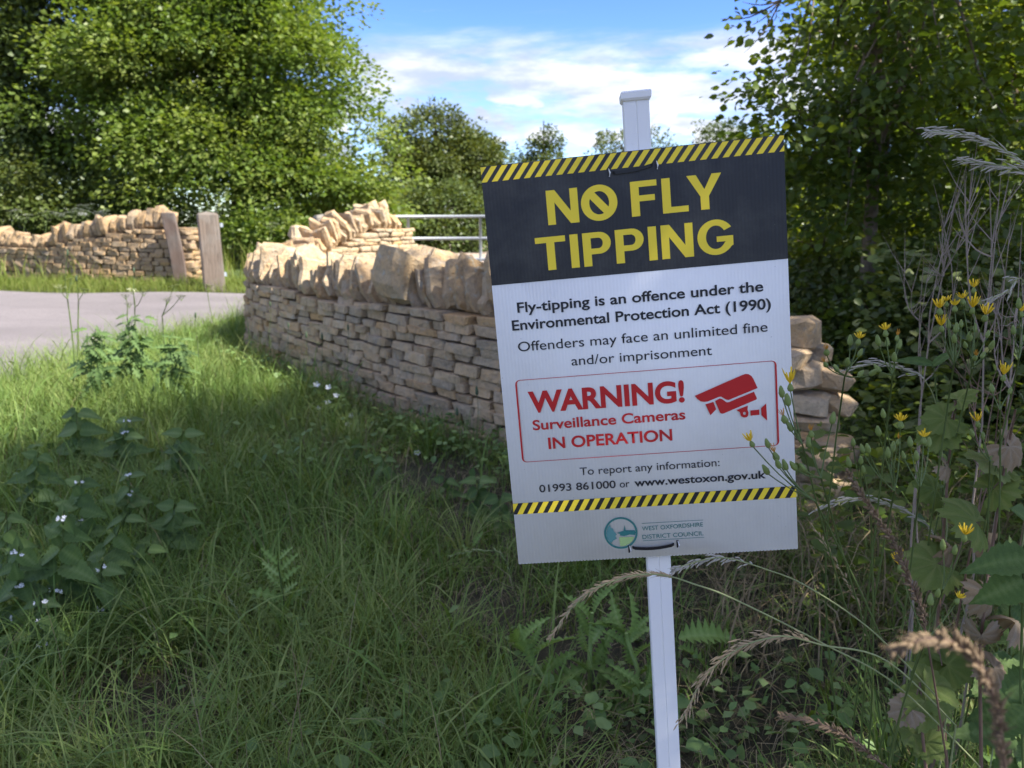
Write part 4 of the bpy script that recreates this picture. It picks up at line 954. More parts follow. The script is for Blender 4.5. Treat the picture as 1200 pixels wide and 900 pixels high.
def umbel_mesh(seed):
    rd = random.Random(seed); V = []; F = []
    for i in range(46):
        a = rd.random()*6.28; r = math.sqrt(rd.random()); c = (r*math.cos(a), r*math.sin(a), .12*(1-r*r)+rd.uniform(-.03, .03)); s = .1*rd.uniform(.7, 1.3); b = len(V)
        V += [(c[0]-s, c[1], c[2]), (c[0], c[1]-s, c[2]+.03), (c[0]+s, c[1], c[2]), (c[0], c[1]+s, c[2]-.02)]; F.append((b, b+1, b+2, b+3))
    me = bpy.data.meshes.new('umbel'); me.from_pydata(V, [], F); me.update(); return me
UM = [umbel_mesh(i) for i in range(3)]
for u in UM: u.materials.append(CREAM)
UW = [u.copy() for u in UM]
for u in UW: u.materials.clear(); u.materials.append(WHITE)
def curve(a, b, sag, n=6, side=0):
    a = Vector(a); b = Vector(b); d = b-a; s = d.cross(Vector((0, 0, 1))); s = s.normalized()*side*d.length if s.length > 1e-5 else Vector()
    return [a.lerp(b, i/n)+(Vector((0, 0, -sag*d.length))+s)*math.sin(math.pi*i/n) for i in range(n+1)]
def flowering(name, label, cat, base, Y, nodes, group=None, kind='yellow', r=.0014, stemmat=None, size=1.0, seed=0, dY=.05):
    """base (px, Y) on the ground; nodes [(px,py,[tips (px,py,type)])]"""
    rd = random.Random(seed); bx = (base[0]-600)/FP*base[1]; b = Vector((bx, base[1], gz(bx, base[1])))
    e = empty(name, b, label, cat, group); mb = MB()
    for nx_, ny_, tips in nodes:
        npt = at(nx_, ny_, Y+rd.uniform(-dY, dY)*.5); pts = curve(b, npt, -.02, 8, rd.uniform(-.04, .04)); mb.tube(pts, [r*(1.5-.6*i/8) for i in range(9)], 6)
        for t in tips:
            px, py, ty = t[:3]; tp = at(px, py, Y+rd.uniform(-dY, dY)); cs = curve(npt, tp, rd.uniform(.02, .10), 5, rd.uniform(-.06, .06)); mb.tube(cs, [r*.85, r*.8, r*.7, r*.6, r*.6, r*.6], 5)
            ax = (tp-cs[-2]).normalized(); ax = (ax+Vector((0, 0, .6))).normalized(); q = rd.uniform(.85, 1.15)*size
            Mx = frame(tp, ax.cross(Vector((.3, 1, .2))), ax, 1)
            Mz = lambda s, off=0: Matrix.Translation(Vector(tp)+ax*off) @ ax.to_track_quat('Z', 'Y').to_matrix().to_4x4() @ Matrix.Rotation(rd.random()*6, 4, 'Z') @ Matrix.Diagonal((*s, 1))
            if ty in 'yo':
                place('bud', BUDM, Mz((.009*q, .009*q, .0115*q)), e); me = rd.choice(FY) if ty == 'y' else FO[0]
                place('flower', me, Mz((.018*q,)*3 if ty == 'y' else (.010*q,)*3, .0105*q), e)
            elif ty == 'b': place('bud', BUDM, Mz((.0085*q, .0085*q, .0155*q)), e)
            elif ty == 'w':
                tocam = (CAM-tp).normalized(); n_ = (tocam+Vector((rd.uniform(-.6, .6), 0, rd.uniform(.1, .9)))).normalized()
                place('flower', rd.choice(FW), Matrix.Translation(tp) @ n_.to_track_quat('Z', 'Y').to_matrix().to_4x4() @ Matrix.Diagonal((.03*q,)*3+(1,)), e)
            elif ty == 'p': place('seed_head', SPIKE, Mz((.03*q, .03*q, .035*q)), e)
            elif ty in 'uU':
                place('umbel', rd.choice(UM if ty == 'u' else UW), Matrix.Translation(tp) @ Euler((rd.uniform(-.3, .3), rd.uniform(-.3, .3), 0)).to_matrix().to_4x4() @ Matrix.Diagonal((.035*q, .035*q, .035*q, 1)), e)
                for k in range(6): a = k+rd.random(); mb.tube([tp-Vector((0, 0, .03*q)), tp+Vector((math.cos(a), math.sin(a), 0))*.022*q], r*.3, 4)
    mb.build('stem', stemmat or STEM, e); return e
y_, o_, b_, w_, p_, u_ = 'y', 'o', 'b', 'w', 'p', 'u'
flowering('nipplewort', 'yellow flowered weed whose buds hang in front of the lower right sign edge', 'wildflower', (1150, 1.5), 1.0,
          [(940, 520, [(926.6, 459, y_), (917, 466, b_), (924, 476, b_), (921, 496, o_), (928, 506, b_)]), (955, 587, [(883, 524, y_), (901, 525, b_), (911, 540, o_), (914, 549, b_), (922, 551, b_), (901, 556, b_)]), (962, 560, [(950.7, 513, o_), (933.6, 551, b_), (944, 552, b_), (974.7, 497, b_), (949, 524, b_)])], 'nipplewort weeds', seed=1, dY=.02)
flowering('nipplewort', 'yellow flowered weed standing right of the sign with buds over the stone wall end', 'wildflower', (1050, 1.55), 1.16,
          [(990, 440, [(969, 416, o_), (969, 430, o_), (1005, 405, y_), (996, 405, b_), (1006, 418, b_), (993, 428, b_), (1006, 441, b_), (1019, 440, b_), (982, 436, b_)]), (1046, 440, [(1038, 395, y_), (1051, 400, o_), (1030, 405, b_), (1040, 406, b_), (1053, 409, b_), (1032, 436, b_), (1048, 424, b_)])], 'nipplewort weeds', seed=2)
flowering('nipplewort', 'tall yellow flowered weed with the highest and densest flower cluster', 'wildflower', (1120, 1.5), 1.22,
          [(1118, 425, [(1109, 360, y_), (1102, 370, y_), (1103.6, 389, y_), (1112, 385, b_), (1120, 390, b_), (1126, 384, b_), (1118, 402, b_), (1119, 366, y_)]), (1140, 430, [(1128.5, 358, y_), (1141, 344, y_), (1139, 368, y_), (1153, 377, y_), (1136, 400, b_), (1132, 408, b_), (1142, 389, b_), (1156, 396, b_), (1160, 410, b_), (1142, 422, o_), (1150, 420, b_)])], 'nipplewort weeds', seed=3)
flowering('nipplewort', 'yellow flowered weed at the right edge of the view', 'wildflower', (1185, 1.45), 1.2,
          [(1172, 480, [(1175, 447, y_), (1182, 462, b_), (1163, 460, b_)]), (1194, 420, [(1197, 372, y_), (1194, 362, b_), (1199, 400, b_), (1188, 392, b_)]), (1160, 540, [(1146.6, 501, y_), (1152, 515, b_), (1140, 512, b_)])], 'nipplewort weeds', seed=4)
flowering('nipplewort', 'yellow flowered weed in the middle of the clump with many round green buds', 'wildflower', (1075, 1.4), 1.1,
          [(1048, 575, [(1055, 503, y_), (1035.6, 490, b_), (1030, 511, b_), (1018, 531, b_), (1041, 537, b_), (1052, 522, o_), (1046, 530, b_), (1012, 531, b_)]), (1078, 570, [(1082, 521, y_), (1067, 524, b_), (1088, 524, b_), (1060, 538, b_), (1074, 540, b_)]), (1020, 590, [(1000, 523, b_), (996, 548, b_), (1008.7, 544, b_), (1012, 555, b_)])], 'nipplewort weeds', seed=5)
flowering('nipplewort', 'small yellow flowered weed low among the pale leaves at the right', 'wildflower', (1110, 1.3), 1.0,
          [(1105, 690, [(1129, 635, y_), (1105, 645, b_), (1118, 650, b_)]), (1085, 750, [(1120, 708, y_), (1098, 700, b_), (1055, 670, y_), (1090, 710, b_)])], 'nipplewort weeds', seed=6)
for i, (bs, nd, lb) in enumerate((((372, 4.75), [(378, 500, [(370.5, 451, w_), (385.5, 455, w_), (394, 463.6, w_), (384.6, 472, w_), (372, 478.6, w_)])], 'white campion with five flowers nearest the far left wall foot'),
        ((410, 4.55), [(408, 515, [(412, 487, w_), (407, 497, w_), (399, 500, w_)])], 'white campion leaning on the middle of the wall foot'),
        ((395, 4.3), [(398, 545, [(386.6, 524.5, w_), (405, 521, w_), (410, 526, w_)])], 'white campion low in the grass below the others'),
        ((495, 4.0), [(497, 560, [(503, 543.5, w_), (489.5, 531, w_)])], 'small white campion at the foot of the wall left of the sign'),
        ((290, 4.6), [(290, 530, [(281, 493, w_), (305, 518, w_)])], 'small white campion in the sunlit grass left of the others'))):
    flowering('white_campion', lb, 'wildflower', bs, bs[1]-.05, nd, 'white campions along the wall', r=.002, seed=10+i, size=1.35, dY=.1)
ps = [(316.6, 359, 312, 5.7, 'first plantain stalk from the left end of the near wall'), (338, 384, 338, 5.5, 'pale thin stalk second from the left in front of the wall'), (359, 396, 356, 5.2, 'plantain stalk third from the left in front of the wall'), (377.5, 398, 376, 5.0, 'plantain stalk fourth from the left in front of the wall'), (408, 387, 405, 4.8, 'tallest plantain stalk in front of the middle of the wall'),
      (493, 487, 485, 3.9, 'plantain stalk leaning right beside the sign'), (559, 463, 561, 3.6, 'leafy stalk against the wall nearest the sign edge'), (536, 487, 549, 3.6, 'thin side leaning stalk next to the sign edge')]
for i, (px, py, bx, Y, lb) in enumerate(ps): flowering('plantain_stalk', lb, 'wild plant', (bx, Y), Y-.03, [(px*.7+bx*.3, py+30, [(px, py, p_)])], 'thin stalks in front of the near wall', r=.0019, seed=30+i, size=1.2, dY=.02)
us = [((78, 5.2), [(79, 350, [(83, 327, u_), (70, 336, u_), (79, 300, p_)]), (92, 352, [(99, 339, u_), (90, 330, p_)])], 'tallest hogweed stem at the left in front of the road'),
      ((150, 5.3), [(149, 372, [(147, 345, u_), (151, 355, u_)])], 'slim hogweed stem second from the left before the road'), ((160, 5.4), [(158, 360, [(157, 320, p_), (168, 342, u_), (155, 340, u_)])], 'slim hogweed stem third from the left before the road'),
      ((186, 5.2), [(190, 370, [(204, 335, u_), (212, 347, u_), (196, 350, u_)])], 'forked hogweed stem with two pale heads before the road'), ((233, 5.4), [(231, 395, [(229, 372, p_)])], 'short plantain stalk near the left end of the near wall'),
      ((259, 5.5), [(251, 380, [(242, 334, u_)])], 'leaning stem touching the left end of the near wall')]
for i, (bs, nd, lb) in enumerate(us): flowering('hogweed', lb, 'wild plant', bs, bs[1], nd, 'tall stems on the verge before the road', r=.004, seed=50+i, size=1.2, stemmat=STEM, dY=.08)
UPS = ((55, 248, 16), (72, 250, 16.3), (86, 245, 16.6), (97, 247, 16.2), (102, 240, 17), (118, 248, 16.6), (30, 252, 16), (15, 247, 16.2), (122, 251, 16.1), (485, 248, 30), (492, 250, 31), (500, 249, 30.5), (548, 240, 30), (552, 247, 31), (558, 252, 30), (230, 262, 16), (318, 262, 15))
for i, (px, py, Y) in enumerate(UPS):
    nm = 'in the grass above the far wall' if i < 9 else 'in the field beyond the gate' if i < 15 else 'beside the oak gatepost'
    o1 = 'first second third fourth fifth sixth seventh eighth ninth'.split(); rk = sorted(q[0] for q in UPS[(0 if i < 9 else 9 if i < 15 else 15):(9 if i < 9 else 15 if i < 15 else 17)]).index(px)
    flowering('cow_parsley', 'flat white umbel plant %s, %s from the left' % (nm, o1[rk]), 'wildflower', (px, Y), Y, [(px, py+6, [(px-5, py+1, 'U'), (px+4, py, 'U'), (px, py+4, 'U')])], 'white umbels ' + nm, r=.006, seed=70+i, size=3.2 if Y < 20 else 7, dY=.2)
# grass seed heads: polyline in pixels with a depth for each point, head on the part [h0,h1] of its length
def seedhead(label, pts, h0, h1, sl, sr, mat, r=.0009, seed=0, dense=40, spread=.5, stem=None, fluffy=0):
    rd = random.Random(seed); P = [at(px, py, Y) for px, py, Y in pts]; Q = []
    for i in range(len(P)-1):
        p0 = P[max(i-1, 0)]; p1 = P[i]; p2 = P[i+1]; p3 = P[min(i+2, len(P)-1)]
        for k in range(6): t = k/6; Q.append(.5*((2*p1)+(p2-p0)*t+(2*p0-5*p1+4*p2-p3)*t*t+(3*p1-p0-3*p2+p3)*t**3))
    Q.append(P[-1]); g = Vector((Q[0].x, Q[0].y, gz(Q[0].x, Q[0].y)))
    e = empty('seeding_grass', g, label, 'grass'); mb = MB()
    if Q[0].z > g.z+.03: Q = [g, g.lerp(Q[0], .5)+Vector((0, 0, .02))]+Q; add = 2
    else: add = 0
    n = len(Q); mb.tube(Q, [r*(1.3-.8*i/n) for i in range(n)], 6); mb.build('stem', stem or STEM, e)
    m = n-add; hb = MB(); i0 = add+h0*(m-1); i1 = add+h1*(m-1)
    for k in range(dense):
        f = i0+(i1-i0)*k/dense; i = min(int(f), n-2); c = Q[i].lerp(Q[i+1], f-i); t = (Q[i+1]-Q[i]).normalized()
        tp = math.sin(math.pi*min(1, (k+.5)/dense*.85+.12))**.6
        a = rd.random()*6.28; sd = t.cross(Vector((math.cos(a), math.sin(a), .3))).normalized(); ax = (t+sd*spread*rd.uniform(.4, 1.3)+Vector((0, 0, -fluffy*rd.random()))).normalized(); l = sl*rd.uniform(.7, 1.3)*(.5+.5*tp)
        q = c+sd*sr*1.2*tp*rd.random()+ax*l*.5; hb.blob(q, sr*rd.uniform(.7, 1.2), l*.5, 5, ax)
        if k % 2 == 0: hb.tube([q, q+ax*l*1.3+Vector((0, 0, -.001))], .00022, 3)
        if fluffy and rd.random() < .6:
            q2 = c+ax*l*1.6; hb.tube([c, q2], .0003, 4); hb.blob(q2, sr*.8, l*.5, 5, (ax+Vector((0, 0, -.4))).normalized())
    hb.build('seed_head', mat, e); return e
PALEG = plain('pale_green_stem', (.24, .27, .12), .6, var=.2); SEEDP = plain('silvery_seed_husk', (.38, .35, .29), .8, var=.25, scale=80)
seedhead('long grass arching left across the sign post with a drooping brown head', [(1148, 898, 1.2), (1052, 804, 1.12), (968, 756, 1.05), (860, 702, 1.0), (812, 684, 1.0), (783, 675, 1.0), (754, 673, 1.0), (725, 679, .99), (693, 692, .98), (667, 716, .97), (645, 748, .96)], .48, 1, .010, .0012, SEED, .0012, 1, 120, .5, PALEG)
seedhead('pale grass stem arching from the post to the right with a sparse open head', [(1110, 830, 1.2), (1044, 760, 1.12), (1000, 722, 1.1), (940, 684, 1.08), (900, 668, 1.05), (856, 654.6, 1.03), (830, 655, 1.02), (804, 662, 1.0), (790, 666, 1.0)], .55, 1, .010, .0014, SEEDP, .0012, 2, 34, .5, PALEG, .5)
seedhead('grass with a brown drooping one sided head right of the post', [(1120, 850, 1.15), (1040, 775, 1.05), (964, 756, 1.0), (925, 746, .98), (900, 748, .97), (871, 757, .96), (842, 777, .95), (818, 806, .94), (799, 844, .93)], .28, 1, .012, .0012, SEED, .0012, 3, 100, .6, PALEG, .35)
seedhead('upright rusty brown seed head leaning left at the right side', [(1110, 895, 1.0), (1095, 800, .92), (1084, 736, .85), (1078, 708, .84), (1064, 676, .83), (1048, 636, .82), (1020, 596, .8), (992, 552, .78)], .28, 1, .009, .0017, SEEDRED, .0012, 4, 170, .7, STEMRED)
seedhead('out of focus thick brown seed head closest to the lens', [(1185, 980, .42), (1176, 884, .40), (1168, 828, .39), (1148, 780, .38), (1120, 754, .38), (1084, 748, .37), (1046, 764, .37)], .1, 1, .007, .0014, SEEDRED, .0010, 5, 210, .8, STEMRED)
seedhead('brown seed head lying low at the bottom edge', [(1100, 940, .85), (1032, 894, .78), (1000, 868, .76), (960, 848, .75), (914, 838, .74)], .15, 1, .009, .0013, SEEDRED, .0011, 6, 110, .6, STEMRED)
seedhead('thin greenish brown seed head just below the lower right sign corner', [(1040, 900, 1.4), (1028, 820, 1.35), (1010, 724, 1.3), (996, 688, 1.28), (976, 652, 1.26), (950, 614, 1.25)], .35, 1, .012, .0018, SEED, .0010, 7, 40, .35)
seedhead('pale oat like head arching over the dark gap right of the sign', [(1140, 760, 1.4), (1120, 680, 1.4), (1092, 620, 1.4), (1060, 600, 1.4), (1028, 586, 1.4), (992, 586, 1.4), (960, 598, 1.4)], .3, 1, .018, .0018, SEEDP, .0010, 8, 34, .25, PALEG, .1)
seedhead('silvery grass head reaching in high from the right edge', [(1300, 300, 1.3), (1240, 225, 1.3), (1196, 189, 1.3), (1160, 167, 1.3), (1125, 156.6, 1.3), (1089, 154, 1.3)], .3, 1, .02, .0016, SEEDP, .0011, 9, 46, .25, PALEG, .1)
seedhead('second silvery grass head just below the highest one', [(1300, 330, 1.35), (1240, 230, 1.35), (1196, 200, 1.35), (1160, 192, 1.35), (1125, 188, 1.35)], .3, 1, .02, .0016, SEEDP, .0011, 10, 30, .3, PALEG, .2)
seedhead('pale grass head curving over the yellow flowers beside the sign', [(1110, 620, 1.5), (1100, 490, 1.45), (1084, 446, 1.4), (1070, 437, 1.4), (1044, 427.5, 1.4), (1019, 427, 1.4), (993, 434, 1.4)], .35, 1, .014, .0014, SEEDP, .0010, 11, 30, .25, PALEG, .1)
seedhead('silvery grass head low at the right above the bramble', [(1230, 420, 1.3), (1200, 330, 1.3), (1180, 342, 1.3), (1155, 352, 1.3)], .4, 1, .014, .0014, SEEDP, .0010, 12, 16, .3, PALEG, .1)
seedhead('slender green rye grass head left of the sign bottom', [(610, 760, 2.2), (604, 700, 2.2), (590, 652, 2.2), (560, 645, 2.2), (525, 652, 2.2)], .4, 1, .014, .0018, PALEG, .0012, 13, 20, .3)
seedhead('slender rye grass head in the left foreground', [(200, 880, 1.9), (185, 760, 1.9), (165, 720, 1.9)], .4, 1, .012, .0018, PALEG, .0012, 14, 16, .3)
seedhead('slender rye grass head in the middle foreground', [(300, 860, 2.0), (284, 740, 2.0), (268, 700, 2.0)], .4, 1, .012, .0018, PALEG, .0012, 15, 16, .3)
# leafy plants with placed leaves
def leafy(name, label, cat, stem, leaves, meshes, Y, group=None, r=.003, stemmat=None, seed=0, petiole=True):
    """stem: [(px,py)] from the base up, leaves: [(px,py, dirx, diry, length_px, kind)] leaf base pixel, direction in the picture"""
    rd = random.Random(seed); b = at(stem[0][0], stem[0][1], Y); g = gz(b.x, b.y); e = empty(name, (b.x, b.y, g), label, cat, group)
    P = [Vector((b.x, b.y, g-.02))]+[at(px, py, Y) for px, py in stem[(0 if b.z > g+.02 else 1):]]; mb = MB(); n = len(P); mb.tube(P, [r*(1.2-.7*i/n) for i in range(n)], 7)
    for px, py, dx, dy, lp, k in leaves:
        o = at(px, py, Y+rd.uniform(-.03, .03)); d = Vector((dx, rd.uniform(-.5, .3), -dy)).normalized(); l = lp/FP*Y*1.12
        near = min(P, key=lambda q: (q-o).length)
        if petiole and (near-o).length > .004: mb.tube(curve(near, o, .05, 4), r*.35, 5)
        nr = Vector((rd.uniform(-1, 1), rd.uniform(-1, .5), .8)) if k == 't' else Vector((rd.uniform(-.5, .5), rd.uniform(-1.1, -.3), 1.0)); ms = meshes[k]; place('leaf', rd.choice(ms), frame(o, d, nr, l), e)
    mb.build('stem', stemmat or STEM, e); return e
THSTEM = plain('pale_thistle_stem', (.28, .38, .12), .6, var=.3)
L_MUGD = [leaf_mesh('cut_leaf', NETTLE, .22, 10, .1, d, .3, .6, 'lance', seed=60+i) for i, d in enumerate((.2, .5))]
LM = {'d': L_MUGD, 'n': L_NETTLE, 't': L_THIST, 'm': L_MUG, 'p': L_PALE, 'w': L_WITH, 'l': L_LANCE}
def spiral(stem, n, lp, k, seed, t0=.1, shrink=.5, up=-.3):
    rd = random.Random(seed); out = []; m = len(stem)-1
    for i in range(n):
        t = t0+(1-t0)*i/(n-1); f = t*m; j = min(int(f), m-1); px = stem[j][0]*(1-(f-j))+stem[j+1][0]*(f-j); py = stem[j][1]*(1-(f-j))+stem[j+1][1]*(f-j)
        s = 1 if i % 2 else -1; out.append((px+s*2, py, s*rd.uniform(.5, 1), up-1.1*t+rd.uniform(-.3, .3), lp*(1-shrink*t)*rd.uniform(.8, 1.2), k))
    return out
for i, (st, Y, lb) in enumerate((([(667, 893), (655, 850), (642, 803), (622, 770), (610, 752)], 1.85, 'left hand spiny green thistle under the sign'), ([(692, 893), (692, 830), (691, 765), (694, 718)], 1.9, 'middle spiny green thistle under the sign'),
                                 ([(728, 885), (733, 850), (748, 786), (736, 752), (734, 742)], 1.85, 'right hand spiny green thistle touching the white post'), ([(742, 890), (746, 840), (752, 800)], 1.8, 'short spiny thistle right at the foot of the post'))):
    leafy('thistle', lb, 'wild plant', st, spiral(st, 14, 52, 't', i, .15, .3, -.6), LM, Y, 'thistles under the sign', 'x' and .0075, THSTEM, 200+i, False)
leafy('thistle', 'single spiny thistle leaf arching out right of the post', 'wild plant', [(800, 880), (795, 800), (793, 752)], [(795, 748, 1, -.25, 70, 't'), (794, 760, .9, .2, 50, 't'), (794, 790, 1, .1, 45, 't')], LM, 1.9, 'thistles under the sign', .003, STEM, 210, False)
leafy('mugwort', 'feathery leaved green weed upright in the middle foreground', 'wild plant', [(333, 790), (333, 740), (332, 700), (325, 655)], spiral([(333, 770), (332, 700), (326, 655)], 14, 42, 'm', 5, .05, .5, -.3), LM, 2.1, None, .003, STEM, 211, False)
leafy('mugwort', 'smaller feathery weed left of the upright one', 'wild plant', [(295, 800), (292, 760), (288, 745)], spiral([(295, 795), (288, 745)], 8, 34, 'm', 6, .05, .4, -.3), LM, 2.1, None, .0025, STEM, 212, False)
leafy('mugwort', 'feathery weed behind the post at the lower right', 'wild plant', [(560, 800), (556, 700), (552, 660)], spiral([(560, 780), (552, 640)], 10, 30, 'm', 7, .05, .4, -.3), LM, 2.6, None, .0025, STEM, 213, False)
for i, (bx, by, Y, tx, ty, lp, fl, lb) in enumerate((
      (60, 770, 2.05, 75, 598, 52, 1, 'tallest white dead nettle at the left edge'), (20, 790, 2.0, 22, 640, 50, 1, 'white dead nettle at the far left edge of the frame'), (112, 760, 2.1, 120, 660, 46, 1, 'white dead nettle with the brightest flower cluster'),
      (88, 720, 2.25, 150, 600, 40, 0, 'leafy nettle behind the tallest dead nettle'), (55, 800, 1.9, 48, 700, 46, 1, 'low white dead nettle beneath the tallest one'), (18, 830, 1.85, 15, 745, 44, 0, 'low round leaved nettle at the left edge'),
      (150, 640, 2.8, 152, 552, 34, 1, 'white dead nettle higher up the verge'), (200, 650, 2.6, 205, 590, 36, 0, 'leafy nettle in the grass right of the dead nettles'), (280, 900, 1.75, 275, 845, 52, 0, 'nettle at the bottom edge left of centre'), (345, 900, 1.75, 352, 842, 50, 1, 'nettle at the bottom edge with a pale bud cluster'),
      (560, 620, 3.1, 560, 560, 30, 0, 'leafy nettle at the wall foot just left of the sign'), (590, 640, 3.0, 585, 580, 30, 0, 'leafy nettle tucked under the left sign edge'), (520, 610, 3.3, 522, 560, 26, 0, 'small nettle at the wall foot'), (110, 440, 4.6, 112, 385, 30, 2, 'bushy cut leaved weed in the sun beside the road'), (150, 435, 4.8, 160, 372, 32, 2, 'bushy hogweed leaves in the sun right of the tall stem'), (200, 440, 4.7, 205, 395, 28, 2, 'bushy sunlit weed before the road nearest the wall'),
      (95, 540, 3.6, 90, 480, 34, 0, 'broad leaved nettle just inside the shade at the left'), (140, 545, 3.5, 150, 490, 34, 1, 'dead nettle at the edge of the sunlit patch'), (210, 560, 3.3, 215, 505, 34, 0, 'nettle in the middle of the verge at the shadow edge'), (40, 600, 2.9, 45, 530, 36, 0, 'nettle near the left edge above the dead nettle clump'),
      (90, 650, 2.5, 95, 560, 40, 1, 'dead nettle at the back of the left clump'), (5, 700, 2.2, 8, 600, 42, 0, 'nettle cut by the left edge of the frame'), (130, 700, 2.3, 175, 640, 36, 0, 'nettle leaning out of the left clump into the grass'), (40, 740, 2.1, 100, 665, 42, 0, 'broad nettle filling the middle of the left clump'),
      (450, 590, 3.4, 450, 535, 26, 0, 'nettle between the white campions and the sign'), (420, 560, 3.8, 425, 520, 24, 0, 'nettle tucked against the wall foot by the campions'), (620, 900, 1.7, 615, 860, 40, 0, 'nettle at the bottom edge left of the thistles'),
      (1190, 905, 1.3, 1183, 640, 62, 0, 'dark leaved nettle at the right edge'), (640, 590, 3.2, 640, 545, 28, 0, 'nettle hidden behind the lower left part of the sign'))):
    rd = random.Random(400+i); lv = []; kn = 9 if ty > 0 and by-ty > 120 else 6
    for j in range(kn):
        t = (j+.6)/kn; px = bx+(tx-bx)*t; py = by+(ty-by)*t; s = lp*(1.12-.55*t)*rd.uniform(.8, 1.15)
        if j % 2: lv += [(px+2, py, 1, rd.uniform(-.35, .25), s, 'n'), (px-2, py, -1, rd.uniform(-.35, .25), s, 'n')]
        else: lv += [(px+1, py, .45, .55, s*.9, 'n'), (px-1, py, -.5, .35, s*.9, 'n'), (px, py, rd.uniform(-.3, .3), -.8, s*.6, 'n')]
    if fl == 2: lv = [(a+rd.uniform(-9, 9), b+rd.uniform(-8, 14), c+rd.uniform(-.5, .5), d, l_*.75, 'd') for a, b, c, d, l_, _ in lv*4]
    e = leafy('dead_nettle' if fl == 1 else 'nettle' if fl == 0 else 'leafy_weed', lb, 'nettle' if fl < 2 else 'wild plant', [(bx, by), ((bx+tx)/2+rd.uniform(-4, 4), (by+ty)/2), (tx, ty)], lv, LM, Y, 'nettles and dead nettles on the verge', .0022, STEM, 220+i, False)
    if fl == 1:
        for t in (.45, .7, .95):
            c = at(bx+(tx-bx)*t, by+(ty-by)*t, Y-.012)
            if rd.random() < .75 or t > .9:
                for k in range(5):
                    a = rd.random()*6.28; q = c+Vector((math.cos(a)*.012, -.006+math.sin(a)*.008, rd.uniform(-.004, .008))); n_ = Vector((math.cos(a), math.sin(a)-.6, .6)).normalized()
                    place('floret', rd.choice(FW), Matrix.Translation(q) @ n_.to_track_quat('Z', 'Y').to_matrix().to_4x4() @ Matrix.Diagonal((.012, .012, .02, 1)), e)
leafy('dock', 'broad single dock leaf lying in the grass at the lower left', 'wild plant', [(133, 868), (130, 862), (130, 858)], [(130, 858, .15, -1, 60, 'l'), (134, 862, .9, -.3, 40, 'l'), (128, 864, -.9, -.2, 30, 'l')], {'l': [leaf_mesh('dock_leaf', NETTLE, .25, 14, .02, .15, .3, 0, 'ovate', seed=77)]}, 1.75, None, .002, STEM, 240)
pl = [('pale leaved weed with brown stalk right of the yellow flowers', [(1110, 900), (1098, 740), (1106, 620), (1112, 540), (1120, 470)], 1.3, [(1115, 490, -.8, .1, 40, 'p'), (1112, 500, -.9, .7, 50, 'p'), (1100, 575, -.75, -.35, 42, 'p'), (1118, 470, .8, -.5, 34, 'p'), (1105, 660, -1, .1, 56, 'p'), (1102, 760, -.8, .2, 46, 'p'), (1104, 780, .9, -.2, 46, 'p'), (1100, 800, -.9, .35, 46, 'p'), (1108, 640, .8, .3, 40, 'w'), (1106, 545, .7, .5, 26, 'w')]),
      ('pale leaved weed with the widest leaf at the right', [(1150, 900), (1148, 760), (1160, 660), (1175, 560), (1190, 480)], 1.25, [(1148, 615, -.7, -.5, 60, 'p'), (1160, 575, .5, -.6, 44, 'p'), (1168, 545, -.9, -.3, 54, 'p'), (1178, 520, .7, .5, 40, 'w'), (1155, 690, .2, .9, 44, 'w'), (1158, 700, .6, .8, 40, 'w'), (1166, 640, -.6, .6, 36, 'w'), (1186, 730, .8, .1, 44, 'w'), (1150, 740, .1, 1, 36, 'w'), (1160, 780, .8, .4, 44, 'w')]),
      ('low pale weed at the bottom right among straw', [(1085, 900), (1080, 850), (1078, 800)], 1.2, [(1078, 800, .8, .2, 62, 'p'), (1080, 815, .5, .8, 60, 'p'), (1076, 860, -.8, -.3, 44, 'p'), (1080, 870, .9, -.2, 40, 'p'), (1070, 830, -.8, .2, 34, 'w')])]
for i, (lb, st, Y, lv) in enumerate(pl): leafy('garlic_mustard', lb, 'wild plant', st, lv, LM, Y, 'pale leaved weeds at the right', .003, STEMRED, 250+i)
leafy('nettle', 'dark glossy leaved plant in the lower right corner', 'nettle', [(1200, 920), (1196, 800), (1200, 640)], [(1205, 655, -.95, .15, 66, 'n'), (1200, 680, -.8, .5, 60, 'n'), (1206, 790, -.7, .5, 74, 'n'), (1204, 700, .8, .2, 60, 'n'), (1200, 760, .8, .6, 60, 'n'), (1204, 830, -.6, .7, 56, 'n'), (1203, 610, -.6, -.5, 44, 'n')], LM, 1.1, None, .0025, STEM, 260)
leafy('lily_leaved_weed', 'narrow pale green leaf reaching left beside the thicket', 'wild plant', [(1105, 640), (1098, 470), (1094, 430)], [(1094, 428, -1, -.35, 34, 'l'), (1092, 430, .7, -.6, 30, 'l')], LM, 1.35, None, .0015, STEM, 261)
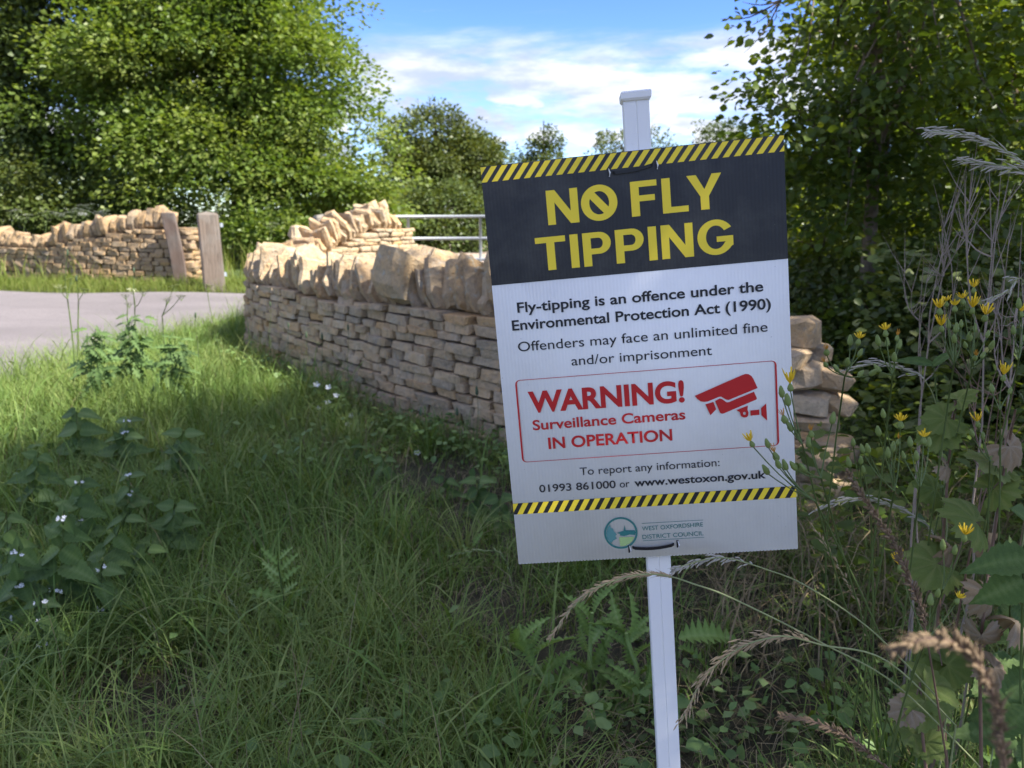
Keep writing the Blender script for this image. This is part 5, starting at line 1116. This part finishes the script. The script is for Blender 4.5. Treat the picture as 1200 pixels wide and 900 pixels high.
# bare grey branching stems
def dead(label, base, Y, tips, seed, r=.0026, mat=None):
    rd = random.Random(seed); bx = (base-600)/FP*Y; b = Vector((bx, Y, gz(bx, Y))); e = empty('dead_weed', b, label, 'dead plant', 'grey dead stems at the right'); mb = MB()
    top = at(*tips[0], Y); pts = curve(b, top, 0, 8, rd.uniform(-.07, .07)); pts = [q+Vector((rd.uniform(-.008, .008), rd.uniform(-.01, .01), 0)) for q in pts]; mb.tube(pts, [r*(1.4-1.1*i/8) for i in range(9)], 6)
    for px, py in tips[1:]:
        tp = at(px, py, Y+rd.uniform(-.08, .08)); f = rd.uniform(.76, .97); s = pts[int(f*8)]; c = curve(s, tp, .16, 6, rd.uniform(-.14, .14)); mb.tube(c, [r*(.8-.6*i/6) for i in range(7)], 5)
        for k in range(5):
            q = c[rd.randrange(2, 6)]; d = (tp-s).normalized()+Vector((rd.uniform(-.8, .8), rd.uniform(-.4, .4), rd.uniform(-.1, .6))); l = rd.uniform(.03, .09); mb.tube([q, q+d*l*.5, q+d*l+Vector((0, 0, .01))], [r*.4, r*.3, r*.15], 4)
    mb.build('twigs', mat or TWIG, e)
dead('tallest grey branched dead stem at the right edge', 1165, 1.6, [(1158, 200), (1130, 205), (1190, 215), (1118, 240), (1175, 180), (1140, 180), (1185, 250)], 1)
dead('grey branched dead stem left of the tallest one', 1135, 1.7, [(1120, 230), (1094, 215), (1145, 240), (1100, 270), (1082, 300), (1128, 205)], 2)
dead('low grey branched dead stem with forked tips', 1110, 1.8, [(1080, 300), (1062, 300), (1093, 290), (1070, 330), (1100, 320)], 3, .002)
dead('grey dead stem leaning to the right edge', 1185, 1.5, [(1197, 260), (1180, 300), (1200, 320), (1170, 340), (1190, 380)], 4)
dead('brown dead stalk crossing the pale leaves', 1140, 1.35, [(1172, 470), (1150, 430), (1190, 450), (1160, 500)], 5, .0028, STEMRED)
dead('purplish bramble stem arching through the thicket', 1120, 1.9, [(1190, 330), (1150, 345), (1120, 380), (1180, 380), (1100, 400)], 6, .002, STEMRED)
mb = MB(); rd = random.Random(9); g0 = at(915, 0, 4.8)
for k, (px, py) in enumerate(((870, 2), (862, 18), (880, 30), (845, 22), (872, 62))):
    c = curve(g0, at(px, py, 4.8), .1, 6, rd.uniform(-.1, .1)); mb.tube(c, [.006-.0008*i for i in range(7)], 5)
ym = bpy.data.objects['young_maple']; mb.build('bare_twig', BARK, ym)
